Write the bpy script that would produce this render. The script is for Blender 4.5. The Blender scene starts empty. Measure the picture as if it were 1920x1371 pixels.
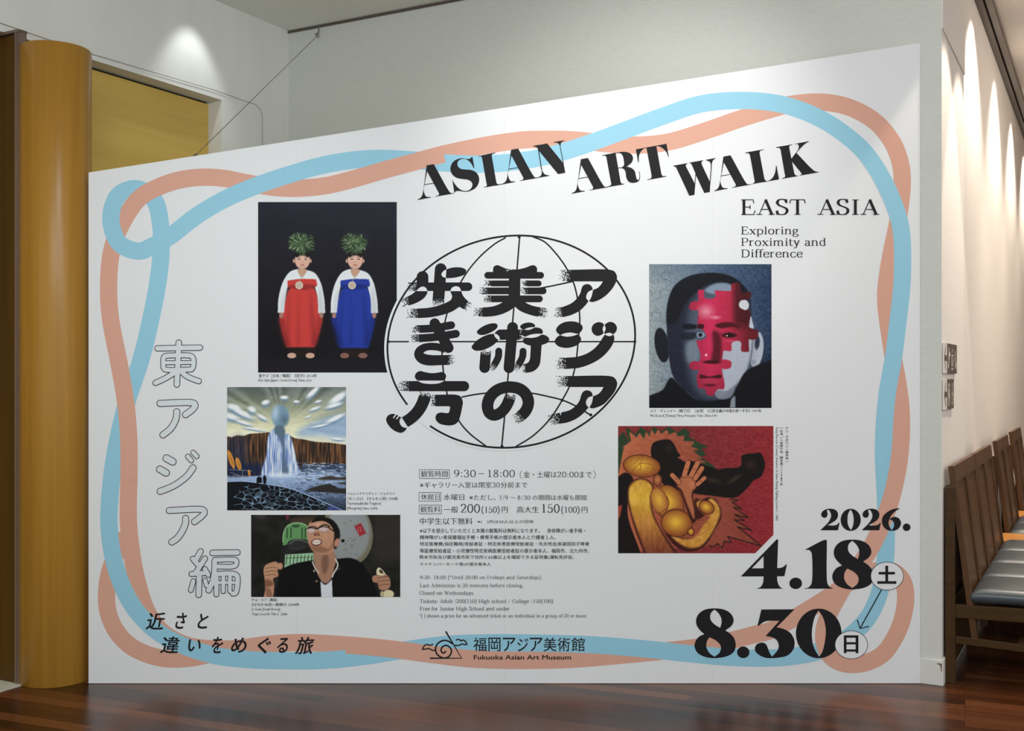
import bpy, math, random
import numpy as np
from mathutils import Vector
from mathutils.geometry import tessellate_polygon

S = bpy.context.scene
COL = S.collection
# ------------------------------------------------------------------ camera, world, exposure, large lights
F = 2060.0; CAMZ = 1.35; HOR = 705.0; CX = 960.0       # focal length and horizon in pixels of the 1920x1371 frame
cam_d = bpy.data.cameras.new('camera'); cam = bpy.data.objects.new('camera', cam_d); COL.objects.link(cam)
cam_d.sensor_fit = 'HORIZONTAL'; cam_d.sensor_width = 36.0; cam_d.lens = 36.0*F/1920.0
cam_d.shift_y = (HOR-685.5)/1920.0; cam_d.clip_start = 0.05; cam_d.clip_end = 200
cam.location = (0, 0, CAMZ); cam.rotation_euler = (math.pi/2, 0, 0)
S.camera = cam
vs = S.view_settings
S.display_settings.display_device = 'sRGB'
vs.view_transform = 'Standard'; vs.look = 'None'; vs.gamma = 1.0; vs.use_curve_mapping = False
vs.exposure = 0.0
W = bpy.data.worlds.new('world'); S.world = W; W.use_nodes = True
W.node_tree.nodes['Background'].inputs['Color'].default_value = (0.66, 0.70, 0.72, 1)
W.node_tree.nodes['Background'].inputs['Strength'].default_value = 1.15

def lamp(kind, name, loc, target, energy, color, **kw):
    d = bpy.data.lights.new(name, kind); d.energy = energy; d.color = color
    for k, v in kw.items(): setattr(d, k, v)
    o = bpy.data.objects.new(name, d); COL.objects.link(o); o.location = loc
    o.rotation_euler = (Vector(target)-Vector(loc)).to_track_quat('-Z', 'Y').to_euler()
    return o
# plan directions: D recedes along the left and right walls, E runs right and towards the camera along the back wall
TH = math.atan(1118.0/F)
D = Vector((math.sin(TH), math.cos(TH), 0)); E = Vector((math.cos(TH), -math.sin(TH), 0))
PBC = Vector((1.872, 4.790, 0))          # outer corner, back wall / corridor wall
PAB = Vector((-1.3255, 6.525, 0))        # inner corner, left wall / back wall
BS = CAMZ/(1282.5-HOR); YB = F*BS        # size of a pixel on the poster panel; depth of its face
NICHE = 3.397; CORR = 3.60; SOFF = 2.865
WARM = (1.0, 0.86, 0.72); COOL = (0.88, 0.96, 1.0); NEUT = (1.0, 0.96, 0.90)

# added fill for the hall: broad unseen area lamps high in front of the niche
lamp('AREA', 'hall_fill_light', (-0.3, 1.3, 3.35), (-0.9, 4.8, 0.6), 82, COOL, shape='RECTANGLE', size=2.6, size_y=1.0)
lamp('AREA', 'hall_fill_light', (2.4, 0.6, 3.5), (1.9, 4.8, 0.4), 46, (1.0, 0.90, 0.80), shape='RECTANGLE', size=1.6, size_y=1.0)
# unseen fill lamp added behind the camera to lift ceiling and walls
lamp('AREA', 'front_fill_light', (3.6, -2.6, 1.8), (-0.2, 4.8, 2.1), 22, (0.92, 0.97, 1.0), shape='RECTANGLE', size=4.5, size_y=2.8)
# spots that light the poster
lamp('SPOT', 'poster_spot', (0.42, 3.3, 3.37), (0.50, 4.8, 2.50), 92, (1.0, 0.98, 0.96), spot_size=math.radians(64), spot_blend=0.8, shadow_soft_size=0.05)
lamp('SPOT', 'poster_spot', (-0.7, 2.8, 3.37), (-1.5, 4.8, 0.7), 73, COOL, spot_size=math.radians(76), spot_blend=1.0, shadow_soft_size=0.05)
# down light washing the left wall
q = PAB - D*0.80 + E*0.20
lamp('SPOT', 'wall_washer', (q.x, q.y, 3.385), (q.x-0.30*E.x, q.y-0.30*E.y, 2.30), 10.5, (0.95, 1.0, 0.98), spot_size=math.radians(68), spot_blend=0.55, shadow_soft_size=0.05)
# hidden lamp added behind the poster to bounce light onto niche walls and ceiling
lamp('SPOT', 'niche_bounce_fill', (-0.80, 5.45, 3.385), (-0.80, 5.45, 0), 330, (0.97, 1.0, 0.97), spot_size=math.radians(46), spot_blend=0.4, shadow_soft_size=0.04)
# corridor wall washers
for k, qq in enumerate((1.72, 3.17, 4.62, 6.1, 7.6)):
    p = PBC + D*qq + E*0.20
    lamp('SPOT', 'corridor_washer', (p.x, p.y, 3.57), (p.x-0.12*E.x, p.y-0.12*E.y, 2.4), 150, WARM, spot_size=math.radians(94), spot_blend=0.7, shadow_soft_size=0.03)
for qq in (0.12, 0.66):
    p = PBC + D*qq + E*0.55
    lamp('SPOT', 'corridor_washer', (p.x, p.y, 3.57), (p.x-0.20*E.x, p.y-0.20*E.y, 2.4), 110, WARM, spot_size=math.radians(54), spot_blend=0.2, shadow_soft_size=0.02)
c = PBC + D*3.0 + E*1.6
lamp('AREA', 'corridor_fill_light', (c.x, c.y, 3.55), (c.x-1.0*E.x, c.y-1.0*E.y, 0.6), 118, WARM, shape='RECTANGLE', size=1.0, size_y=4.0)  # added warm area fill that brightens the corridor wall and floor

# ------------------------------------------------------------------ helpers
def lin(c):
    c = np.asarray(c, float)/255.0
    return np.where(c <= 0.04045, c/12.92, ((c+0.055)/1.055)**2.4)
def mat(name, color, rough=0.6, spec=0.3, metal=0.0, coat=0.0):
    m = bpy.data.materials.new(name); m.use_nodes = True
    b = m.node_tree.nodes['Principled BSDF']
    b.inputs['Base Color'].default_value = (*color, 1); b.inputs['Roughness'].default_value = rough
    b.inputs['Specular IOR Level'].default_value = spec; b.inputs['Metallic'].default_value = metal
    b.inputs['Coat Weight'].default_value = coat
    return m
def nodes(m):
    nt = m.node_tree
    return nt, nt.nodes['Principled BSDF'], (lambda t: nt.nodes.new(t)), nt.links.new
def noise_tint(m, c0, c1, scale=(1, 1, 1), nscale=5.0, detail=4, rot=0.0, bump=0.0, dist=0.0, lo=0.35, hi=0.65):
    nt, b, N, L = nodes(m)
    tc = N('ShaderNodeTexCoord'); mp = N('ShaderNodeMapping'); nz = N('ShaderNodeTexNoise'); cr = N('ShaderNodeValToRGB')
    mp.inputs['Scale'].default_value = scale; mp.inputs['Rotation'].default_value = (0, 0, rot)
    nz.inputs['Scale'].default_value = nscale; nz.inputs['Detail'].default_value = detail; nz.inputs['Distortion'].default_value = dist
    cr.color_ramp.elements[0].color = (*c0, 1); cr.color_ramp.elements[1].color = (*c1, 1)
    cr.color_ramp.elements[0].position = lo; cr.color_ramp.elements[1].position = hi
    L(tc.outputs['Object'], mp.inputs['Vector']); L(mp.outputs['Vector'], nz.inputs['Vector'])
    L(nz.outputs['Fac'], cr.inputs['Fac']); L(cr.outputs['Color'], b.inputs['Base Color'])
    if bump:
        bp = N('ShaderNodeBump'); bp.inputs['Strength'].default_value = bump; bp.inputs['Distance'].default_value = 0.002
        L(nz.outputs['Fac'], bp.inputs['Height']); L(bp.outputs['Normal'], b.inputs['Normal'])
    return m

class MB:
    def __init__(s): s.v = []; s.f = []; s.mi = []
    def add(s, vs, fs, mi=0):
        n = len(s.v); s.v.extend([tuple(v) for v in vs]); s.f.extend([tuple(i+n for i in f) for f in fs]); s.mi.extend([mi]*len(fs)); return s
    def box(s, o, a, b, c, mi=0):
        o, a, b, c = map(Vector, (o, a, b, c))
        p = [o, o+a, o+a+b, o+b, o+c, o+a+c, o+a+b+c, o+b+c]
        return s.add(p, [(0, 3, 2, 1), (4, 5, 6, 7), (0, 1, 5, 4), (1, 2, 6, 5), (2, 3, 7, 6), (3, 0, 4, 7)], mi)
    def ab(s, x0, x1, y0, y1, z0, z1, mi=0):
        return s.box((x0, y0, z0), (x1-x0, 0, 0), (0, y1-y0, 0), (0, 0, z1-z0), mi)
    def quad(s, a, b, c, d, mi=0): return s.add([a, b, c, d], [(0, 1, 2, 3)], mi)
    def tube(s, pts, r, n=8, mi=0):
        pts = [Vector(p) for p in pts]; rings = []
        for i, p in enumerate(pts):
            t = (pts[min(i+1, len(pts)-1)]-pts[max(i-1, 0)]).normalized()
            u = t.cross(Vector((0, 0, 1)))
            if u.length < 1e-4: u = t.cross(Vector((1, 0, 0)))
            u.normalize(); w = u.cross(t)
            rings.append([p+(u*math.cos(2*math.pi*k/n)+w*math.sin(2*math.pi*k/n))*r for k in range(n)])
        vs = [v for g in rings for v in g]; fs = []
        for i in range(len(pts)-1):
            for k in range(n): fs.append((i*n+k, i*n+(k+1) % n, (i+1)*n+(k+1) % n, (i+1)*n+k))
        fs.append(tuple(range(n))); fs.append(tuple(range((len(pts)-1)*n, len(pts)*n)))
        return s.add(vs, fs, mi)
    def build(s, name, mats, parent=None, smooth=False, bevel=0.0):
        me = bpy.data.meshes.new(name); me.from_pydata(s.v, [], s.f)
        if not isinstance(mats, (list, tuple)): mats = [mats]
        for m in mats: me.materials.append(m)
        if len(mats) > 1: me.polygons.foreach_set('material_index', s.mi)
        me.validate(); me.update()
        o = bpy.data.objects.new(name, me); COL.objects.link(o)
        if parent: o.parent = parent
        if smooth:
            for p in me.polygons: p.use_smooth = True
        if bevel:
            b = o.modifiers.new('bevel', 'BEVEL'); b.width = bevel; b.segments = 2; b.limit_method = 'ANGLE'
        return o
def tag(o, label=None, cat=None, group=None, kind=None):
    if label: o['label'] = label
    if cat: o['category'] = cat
    if group: o['group'] = group
    if kind: o['kind'] = kind
    return o
def empty(name, loc, rz=0.0):
    o = bpy.data.objects.new(name, None); COL.objects.link(o); o.location = loc; o.rotation_euler = (0, 0, rz); o.empty_display_size = 0.1
    return o
def struct(o): o['kind'] = 'structure'; return o

# ------------------------------------------------------------------ materials
M = {}
def wallpaper(name, c, amp=0.016, scale=250.0):
    m = mat(name, c, 0.9, 0.15); nt, b, N, L = nodes(m)
    tc = N('ShaderNodeTexCoord'); mp = N('ShaderNodeMapping'); mp.inputs['Scale'].default_value = (26, 26, scale)
    nz = N('ShaderNodeTexNoise'); nz.inputs['Scale'].default_value = 1.0; nz.inputs['Detail'].default_value = 3
    cr = N('ShaderNodeValToRGB')
    cr.color_ramp.elements[0].position = 0.3; cr.color_ramp.elements[1].position = 0.6
    cr.color_ramp.elements[0].color = (*[x*(1-3*amp) for x in c], 1); cr.color_ramp.elements[1].color = (*[x*(1+amp) for x in c], 1)
    bp = N('ShaderNodeBump'); bp.inputs['Strength'].default_value = 0.25; bp.inputs['Distance'].default_value = 0.001
    L(tc.outputs['Object'], mp.inputs['Vector']); L(mp.outputs['Vector'], nz.inputs['Vector']); L(nz.outputs['Fac'], cr.inputs['Fac'])
    L(cr.outputs['Color'], b.inputs['Base Color']); L(nz.outputs['Fac'], bp.inputs['Height']); L(bp.outputs['Normal'], b.inputs['Normal'])
    return m
M['wall_left'] = noise_tint(mat('painted_wall', (0.6, 0.6, 0.56), 0.85, 0.2), (0.74, 0.74, 0.70), (0.79, 0.79, 0.75), (3, 3, 0.6), 1.5)
M['wallpaper'] = wallpaper('grey_wallpaper', (0.68, 0.69, 0.64))
M['wallpaper_warm'] = wallpaper('corridor_wallpaper', (0.76, 0.73, 0.69))
M['ceiling'] = noise_tint(mat('ceiling_paint', (0.6, 0.6, 0.57), 0.9, 0.1), (0.84, 0.84, 0.78), (0.88, 0.88, 0.82), (1, 1, 1), 1.2)
M['skirting'] = noise_tint(mat('skirting_paint', (0.7, 0.69, 0.66), 0.5, 0.4), (0.62, 0.58, 0.52), (0.74, 0.73, 0.70), (4, 4, 12), 1.5, lo=0.25, hi=0.42)
M['head_shadow'] = mat('painted_head_shadow', (0.02, 0.017, 0.014), 0.8, 0.1)  # shade under the opening's soffit, painted as a dark colour
M['bronze'] = mat('bronze_rail', (0.10, 0.075, 0.06), 0.4, 0.5)
M['alu'] = mat('brown_aluminium', (0.22, 0.16, 0.13), 0.35, 0.5, 0.4)
M['sill'] = noise_tint(mat('pale_stone', (0.6, 0.6, 0.52), 0.4, 0.4), (0.55, 0.55, 0.47), (0.66, 0.66, 0.58), (8, 8, 8), 3)
def wood(name, c0, c1, rough=0.35, spec=0.5, scale=(30, 30, 1.2), coat=0.0, nscale=1.0, bump=0.03):
    m = mat(name, c0, rough, spec, 0, coat)
    return noise_tint(m, c0, c1, scale, nscale, 5, 0, bump, 0.4, 0.3, 0.7)
M['column'] = wood('honey_veneer', (0.34, 0.160, 0.020), (0.42, 0.215, 0.032), 0.30, 0.30, (26, 26, 0.6))
M['panel_wood'] = wood('golden_veneer', (0.60, 0.40, 0.085), (0.68, 0.47, 0.12), 0.45, 0.35, (1.2, 1.2, 22))
M['door_wood'] = wood('dark_veneer', (0.060, 0.026, 0.004), (0.095, 0.042, 0.007), 0.40, 0.25, (30, 30, 0.7))
M['chair_wood'] = wood('walnut_stain', (0.062, 0.027, 0.0095), (0.104, 0.046, 0.017), 0.38, 0.28, (40, 40, 3))
M['chair_wood_shaded'] = wood('walnut_stain_shaded', (0.042, 0.020, 0.0040), (0.066, 0.031, 0.006), 0.42, 0.28, (3, 40, 40))  # lengthwise grain; darker copy with the camera-side shade put into its colour
M['table_wood'] = wood('orange_wood', (0.40, 0.15, 0.018), (0.52, 0.24, 0.05), 0.35, 0.5, (2, 18, 18))
M['leather'] = noise_tint(mat('slate_vinyl', (0.05, 0.065, 0.075), 0.3, 0.6), (0.040, 0.056, 0.066), (0.062, 0.078, 0.088), (3, 30, 10), 2.0, bump=0.15)
M['steel'] = mat('steel', (0.25, 0.24, 0.22), 0.35, 0.5, 0.9)
M['grey_cord'] = mat('grey_cord', (0.42, 0.42, 0.39), 0.6, 0.3)
M['white_plate'] = mat('white_sign_plate', (0.74, 0.71, 0.66), 0.4, 0.4)
M['brown_plate'] = mat('brown_sign_plate', (0.115, 0.085, 0.07), 0.4, 0.4)
M['brown_plate_edge'] = mat('sign_plate_edge', (0.33, 0.26, 0.21), 0.5, 0.3)

def floor_mat():
    m = mat('polished_planks', (0.05, 0.02, 0.01), 0.26, 0.34); nt, b, N, L = nodes(m)
    tc = N('ShaderNodeTexCoord'); mp = N('ShaderNodeMapping'); mp.inputs['Rotation'].default_value = (0, 0, math.radians(22.4))
    br = N('ShaderNodeTexBrick'); br.offset = 0.43; br.offset_frequency = 3; br.squash = 0.8; br.squash_frequency = 2; br.inputs['Scale'].default_value = 1.0
    br.inputs['Brick Width'].default_value = 3.1; br.inputs['Row Height'].default_value = 0.075
    br.inputs['Mortar Size'].default_value = 0.0010; br.inputs['Bias'].default_value = -0.1
    br.inputs['Color1'].default_value = (0, 0, 0, 1); br.inputs['Color2'].default_value = (1, 1, 1, 1); br.inputs['Mortar'].default_value = (0.0, 0.0, 0.0, 1)
    mp2 = N('ShaderNodeMapping'); mp2.inputs['Scale'].default_value = (1.1, 34, 1)
    nz = N('ShaderNodeTexNoise'); nz.inputs['Scale'].default_value = 1.6; nz.inputs['Detail'].default_value = 6
    mx = N('ShaderNodeMath'); mx.operation = 'MULTIPLY_ADD'; mx.inputs[1].default_value = 0.55
    sc = N('ShaderNodeMath'); sc.operation = 'MULTIPLY'; sc.inputs[1].default_value = 0.55
    cr = N('ShaderNodeValToRGB'); e = cr.color_ramp.elements
    e[0].position = 0.2; e[0].color = (0.022, 0.0075, 0.003, 1); e[1].position = 0.85; e[1].color = (0.155, 0.052, 0.018, 1)
    e2 = e.new(0.5); e2.color = (0.075, 0.023, 0.008, 1)
    L(tc.outputs['Object'], mp.inputs['Vector']); L(mp.outputs['Vector'], br.inputs['Vector']); L(mp.outputs['Vector'], mp2.inputs['Vector'])
    L(mp2.outputs['Vector'], nz.inputs['Vector']); L(nz.outputs['Fac'], sc.inputs[0]); L(br.outputs['Color'], mx.inputs[0]); L(sc.outputs[0], mx.inputs[2])
    L(mx.outputs[0], cr.inputs['Fac']); L(cr.outputs['Color'], b.inputs['Base Color'])
    bp = N('ShaderNodeBump'); bp.inputs['Strength'].default_value = 0.06; bp.inputs['Distance'].default_value = 0.002
    L(nz.outputs['Fac'], bp.inputs['Height']); L(bp.outputs['Normal'], b.inputs['Normal'])
    return m
M['floor'] = floor_mat()

# ------------------------------------------------------------------ the setting
FW = 1.0
fl = MB(); fl.ab(-7, 12, -1.0, 16, -0.05, 0.0); struct(fl.build('floor', M['floor']))
Zv = Vector((0, 0, 1))
# left wall (plane through PAB along D) with the tall opening; drawn as slabs 0.25 thick
def wbox(P, q0, q1, n0, n1, z0, z1, along=D, nor=E):
    o = P + along*q0 + nor*n0 + Zv*z0
    return (o, along*(q1-q0), nor*(n1-n0), Zv*(z1-z0))
wl = MB()
wl.box(*wbox(PAB, -0.5607, 0.0, -0.25, 0.0, 0, NICHE))             # pier between opening and corner
wl.box(*wbox(PAB, -12, -0.5607, -0.25, 0.0, SOFF, NICHE))
wl.box(*wbox(PAB, -12, -3.4, -0.25, 0.0, 0, SOFF))          # wall above the opening
struct(wl.build('wall_left', M['wall_left']))
# back wall, from PAB along E to PBC
LB = (PBC-PAB).length
wb = MB(); wb.box(*wbox(PAB, -0.25, LB, 0.0, 0.22, 0, NICHE, E, D)); struct(wb.build('wall_back', M['wallpaper']))
# corridor wall: near pier proud by 5 cm, then recessed
wr = MB(); wr.box(*wbox(PBC, 0.22, 0.845, -0.3, 0.0, 0, CORR)); wr.box(*wbox(PBC, 0.845, 14, -0.3, -0.05, 0, CORR))
wr.box(*wbox(PBC, 0.0, 0.22, -0.001, 0.0015, 0, CORR))
struct(wr.build('wall_right', M['wallpaper_warm']))
bh = MB(); bh.box(*wbox(PBC, 0.001, 0.845, 0.0, 0.006, SOFF, CORR)); struct(bh.build('trim_4', M['wallpaper_warm']))
# ceilings
cl = MB()
a = PBC - D*5.2; bq = PBC + D*0.22; c_ = PAB + D*0.22 - E*0.25; d_ = PAB - D*9 - E*2.5
def slab(mb, pts, z0, z1):
    n = len(pts); v = [(p.x, p.y, z0) for p in pts]+[(p.x, p.y, z1) for p in pts]
    mb.add(v, [tuple(range(n))[::-1], tuple(range(n, 2*n))]+[(i, (i+1) % n, n+(i+1) % n, n+i) for i in range(n)])
slab(cl, [a, bq, c_, PAB - D*6.6 - E*0.25], NICHE, NICHE+0.3)
struct(cl.build('ceiling', M['ceiling']))
cc = MB(); slab(cc, [PBC - D*5.2 + E*0.01, PBC + D*14 + E*0.01, PBC + D*14 + E*3.2, PBC - D*5.2 + E*3.2], CORR, CORR+0.2)
cc.box(*wbox(PBC, 0.845, 14, -0.05, 0.02, CORR, CORR+0.2))
struct(cc.build('ceiling_corridor', M['wallpaper_warm']))
fw = MB(); fw.box(*wbox(PBC, 13.8, 14, -0.1, 3.4, 0, CORR)); fw.box(*wbox(PBC, 0.8, 13.8, 3.2, 3.4, 0, CORR)); struct(fw.build('wall_far', M['wallpaper_warm']))
# bronze strip at the top of the back wall, rail along the corridor ceiling
t1 = MB(); t1.box(*wbox(PAB, 0.0, LB, -0.012, 0.0, NICHE-0.014, NICHE-0.004, E, D)); struct(t1.build('trim_1', M['bronze']))
t2 = MB(); t2.box(*wbox(PBC, 0.86, 13.8, -0.05, -0.01, CORR-0.05, CORR)); t2.box(*wbox(PBC, 0.86, 13.8, 0.0, 0.035, CORR-0.035, CORR))
struct(t2.build('trim_2', M['bronze']))
# skirting boards
b1 = MB(); b1.box(*wbox(PAB, 0.02, LB+0.010, -0.012, 0.0, 0, 0.112, E, D)); struct(b1.build('baseboard_back', M['skirting'], bevel=0.003))
b2 = MB(); b2.box(*wbox(PBC, -0.012, 0.86, 0.0, 0.010, 0, 0.112)); b2.box(*wbox(PBC, 0.86, 13.8, -0.05, -0.04, 0, 0.112)); struct(b2.build('baseboard_right', M['skirting'], bevel=0.003))
def floor_pt(px, py, z=0.0006):
    Y = CAMZ*F/(py-HOR); return Vector(((px-CX)/F*Y, Y, z))
js_ = MB(); a_, b_ = floor_pt(1283, 1297), floor_pt(1583, 1333.5); w_ = (b_-a_).normalized().cross(Zv)*0.0012
js_.quad(a_-w_*0.3, b_-w_, b_+w_, a_+w_*0.3); js_.build('plank_joint', mat('pale_joint', (0.45, 0.26, 0.13), 0.4, 0.4), bpy.data.objects['floor'])
# worn patch where the skirting's paint has chipped at the corner
ch = MB(); bb = bpy.data.objects['baseboard_back']
def on_back(px, py):
    P0 = PAB - D*0.0126; r = (px-CX)/F; t_ = (r*P0.y-P0.x)/(E.x-r*E.y); q_ = P0+E*t_; return Vector((q_.x, q_.y, CAMZ+(HOR-py)/F*q_.y))
pts_ = [on_back(*q_) for q_ in ((1756.5, 1243.6), (1760, 1244.2), (1766, 1244.4), (1766.2, 1262), (1764.5, 1258), (1763.6, 1251), (1761.5, 1247), (1758, 1246.2))]
ch.add(pts_, [tuple(t_) for t_ in tessellate_polygon([[Vector((v.x, v.z, 0)) for v in pts_]])]); ch.build('paint_chip', mat('bare_filler', (0.20, 0.13, 0.08), 0.8, 0.1), bb)
# golden sliding panel set back in the opening, dark strip in the gap above it with the soffit's shade put into its colour
dp = MB(); dp.box(*wbox(PAB, -3.3, -0.5607, -0.13, -0.10, 0, SOFF-0.012)); o2 = struct(dp.build('door_2', M['panel_wood']))
g = MB(); g.box(*wbox(PAB, -3.3, -0.5607, -0.16, -0.118, SOFF-0.012, SOFF)); struct(g.build('trim_3', M['head_shadow']))
# dark door leaf facing the camera left of the column
J = Vector((-2.150, 4.800, 0))
dl = MB(); dl.box(J - E*1.2 + D*0.0, E*1.170, D*0.03, Zv*(SOFF-0.020)); dob = struct(dl.build('door_1', M['door_wood']))
fr = MB(); fr.box(J - E*0.028 - D*0.006, E*0.012, D*0.04, Zv*SOFF); fr.box(J - E*0.016 - D*0.002, E*0.016, D*0.036, Zv*SOFF)
fr.box(J - E*1.2 - D*0.012, E*1.2, D*0.02, Zv*0.012 + Vector((0, 0, 0)))
fr.v = fr.v[:16]; fr.f = fr.f[:12]; fr.mi = fr.mi[:12]
fr.box(J - E*1.2 - D*0.008 + Zv*(SOFF-0.012), E*1.2, D*0.045, Zv*0.012)
struct(fr.build('door_frame', M['alu'], dob))
sf = MB(); sf.box(*wbox(PAB, -7.5, -1.6, -1.6, -0.001, SOFF+0.002, SOFF+0.03)); struct(sf.build('ceiling_doorway', M['alu']))
sl = MB(); sl.box(*wbox(PAB, -4.5, -1.79, -1.5, 0.118, 0.0, 0.004)); struct(sl.build('floor_sill', M['sill']))

# ------------------------------------------------------------------ round column
cb = MB(); n = 72; cxy = Vector((-2.03, 4.888, 0)); R = 0.150; H = 2.80
ring = lambda r, z: [(cxy.x+r*math.cos(2*math.pi*k/n), cxy.y+r*math.sin(2*math.pi*k/n), z) for k in range(n)]
prof = [(R-0.002, 0.0), (R, 0.003), (R, H-0.003), (R-0.002, H)]
vs_ = [v for r, z in prof for v in ring(r, z)]
fs_ = [(i*n+k, i*n+(k+1) % n, (i+1)*n+(k+1) % n, (i+1)*n+k) for i in range(3) for k in range(n)]
cb.add(vs_, fs_+[tuple(range(3*n, 4*n)), tuple(range(n))[::-1]])
for v in range(len(cb.v)): cb.v[v] = (cb.v[v][0]-cxy.x, cb.v[v][1]-cxy.y, cb.v[v][2])
col = cb.build('round_column', M['column']); col.location = cxy
for p in col.data.polygons: p.use_smooth = len(p.vertices) == 4
tag(col, 'round honey-brown wooden column standing left of the big poster', 'column')

# ------------------------------------------------------------------ thin cord on the left wall and the guy wire
def on_left(px, py, off=0.006):
    r = (px-CX)/F; P = PAB + E*off
    qq = (P.x - r*P.y)/(D.x - r*D.y) * -1.0
    p = P + D*qq; return Vector((p.x, p.y, CAMZ+(HOR-py)/F*p.y))
cord = MB(); pts = [on_left(-20, 36), on_left(50, 60), on_left(172, 101), on_left(280, 133), on_left(400, 168), on_left(462, 190), on_left(480, 196), on_left(488, 204), on_left(492, 216), on_left(492, 300)]
cord.tube(pts, 0.0016, 6)
tag(cord.build('cord', M['grey_cord'], smooth=True), 'thin grey cord tacked along the white wall above the golden panel', 'cord')
wp = Vector(((594-CX)/F*6.40, 6.40, CAMZ+(HOR-68)/F*6.40))
wire = empty('guy_wire', wp)
tag(wire, 'thin dark guy wire from the ceiling corner down to the poster top', 'wire')
end = Vector(((360-CX)*BS, YB+0.034, CAMZ+(HOR-291)*BS))
w_ = MB(); w_.tube([Vector((0, 0, 0)), end-wp], 0.0017, 6); w_.build('wire_strand', M['steel'], wire)
hk = MB(); hk.tube([(0.012, 0, 0.045), (0.010, 0, 0.02), (-0.004, 0, 0.004), (0.006, 0, -0.010), (0.012, 0, 0.006)], 0.003, 6); hk.tube([(-0.012, 0, 0.012), (0.014, 0, 0.020)], 0.0025, 6)
hk.build('hook', M['bronze'], wire)
h2 = MB(); e_ = end-wp; h2.tube([e_+Vector((-0.012, 0, -0.008)), e_+Vector((0.0, 0, 0.004)), e_+Vector((0.012, 0, 0.012))], 0.004, 6); h2.build('turnbuckle', M['bronze'], wire)
# ------------------------------------------------------------------ the poster panel
BOARD = empty('exhibition_poster', ((945.5-CX)*BS, YB, 0.0))
tag(BOARD, 'huge white slant-topped exhibition poster with black lettering standing on the floor', 'poster')
def ink(name, c, k=1.28, rough=0.55):
    return mat(name, tuple(np.clip(lin(c)*k, 0, 0.9)), rough, 0.12)
WHITE = (0.79, 0.80, 0.81)
INK = {'white': mat('print_white', WHITE, 0.55, 0.12), 'black': mat('print_black', (0.016, 0.015, 0.017), 0.55, 0.12),
       'grey': mat('print_grey_text', (0.035, 0.035, 0.038), 0.55, 0.12),
       'blue': ink('print_blue', (139, 187, 206), 1.22), 'orange': ink('print_orange', (203, 155, 136), 1.18),
       'ice': mat('print_pale_blue', (0.70, 0.745, 0.76), 0.55, 0.12), 'logo_black': mat('print_logo', (0.020, 0.016, 0.015), 0.55, 0.12)}
DL = 0.0003
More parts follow.
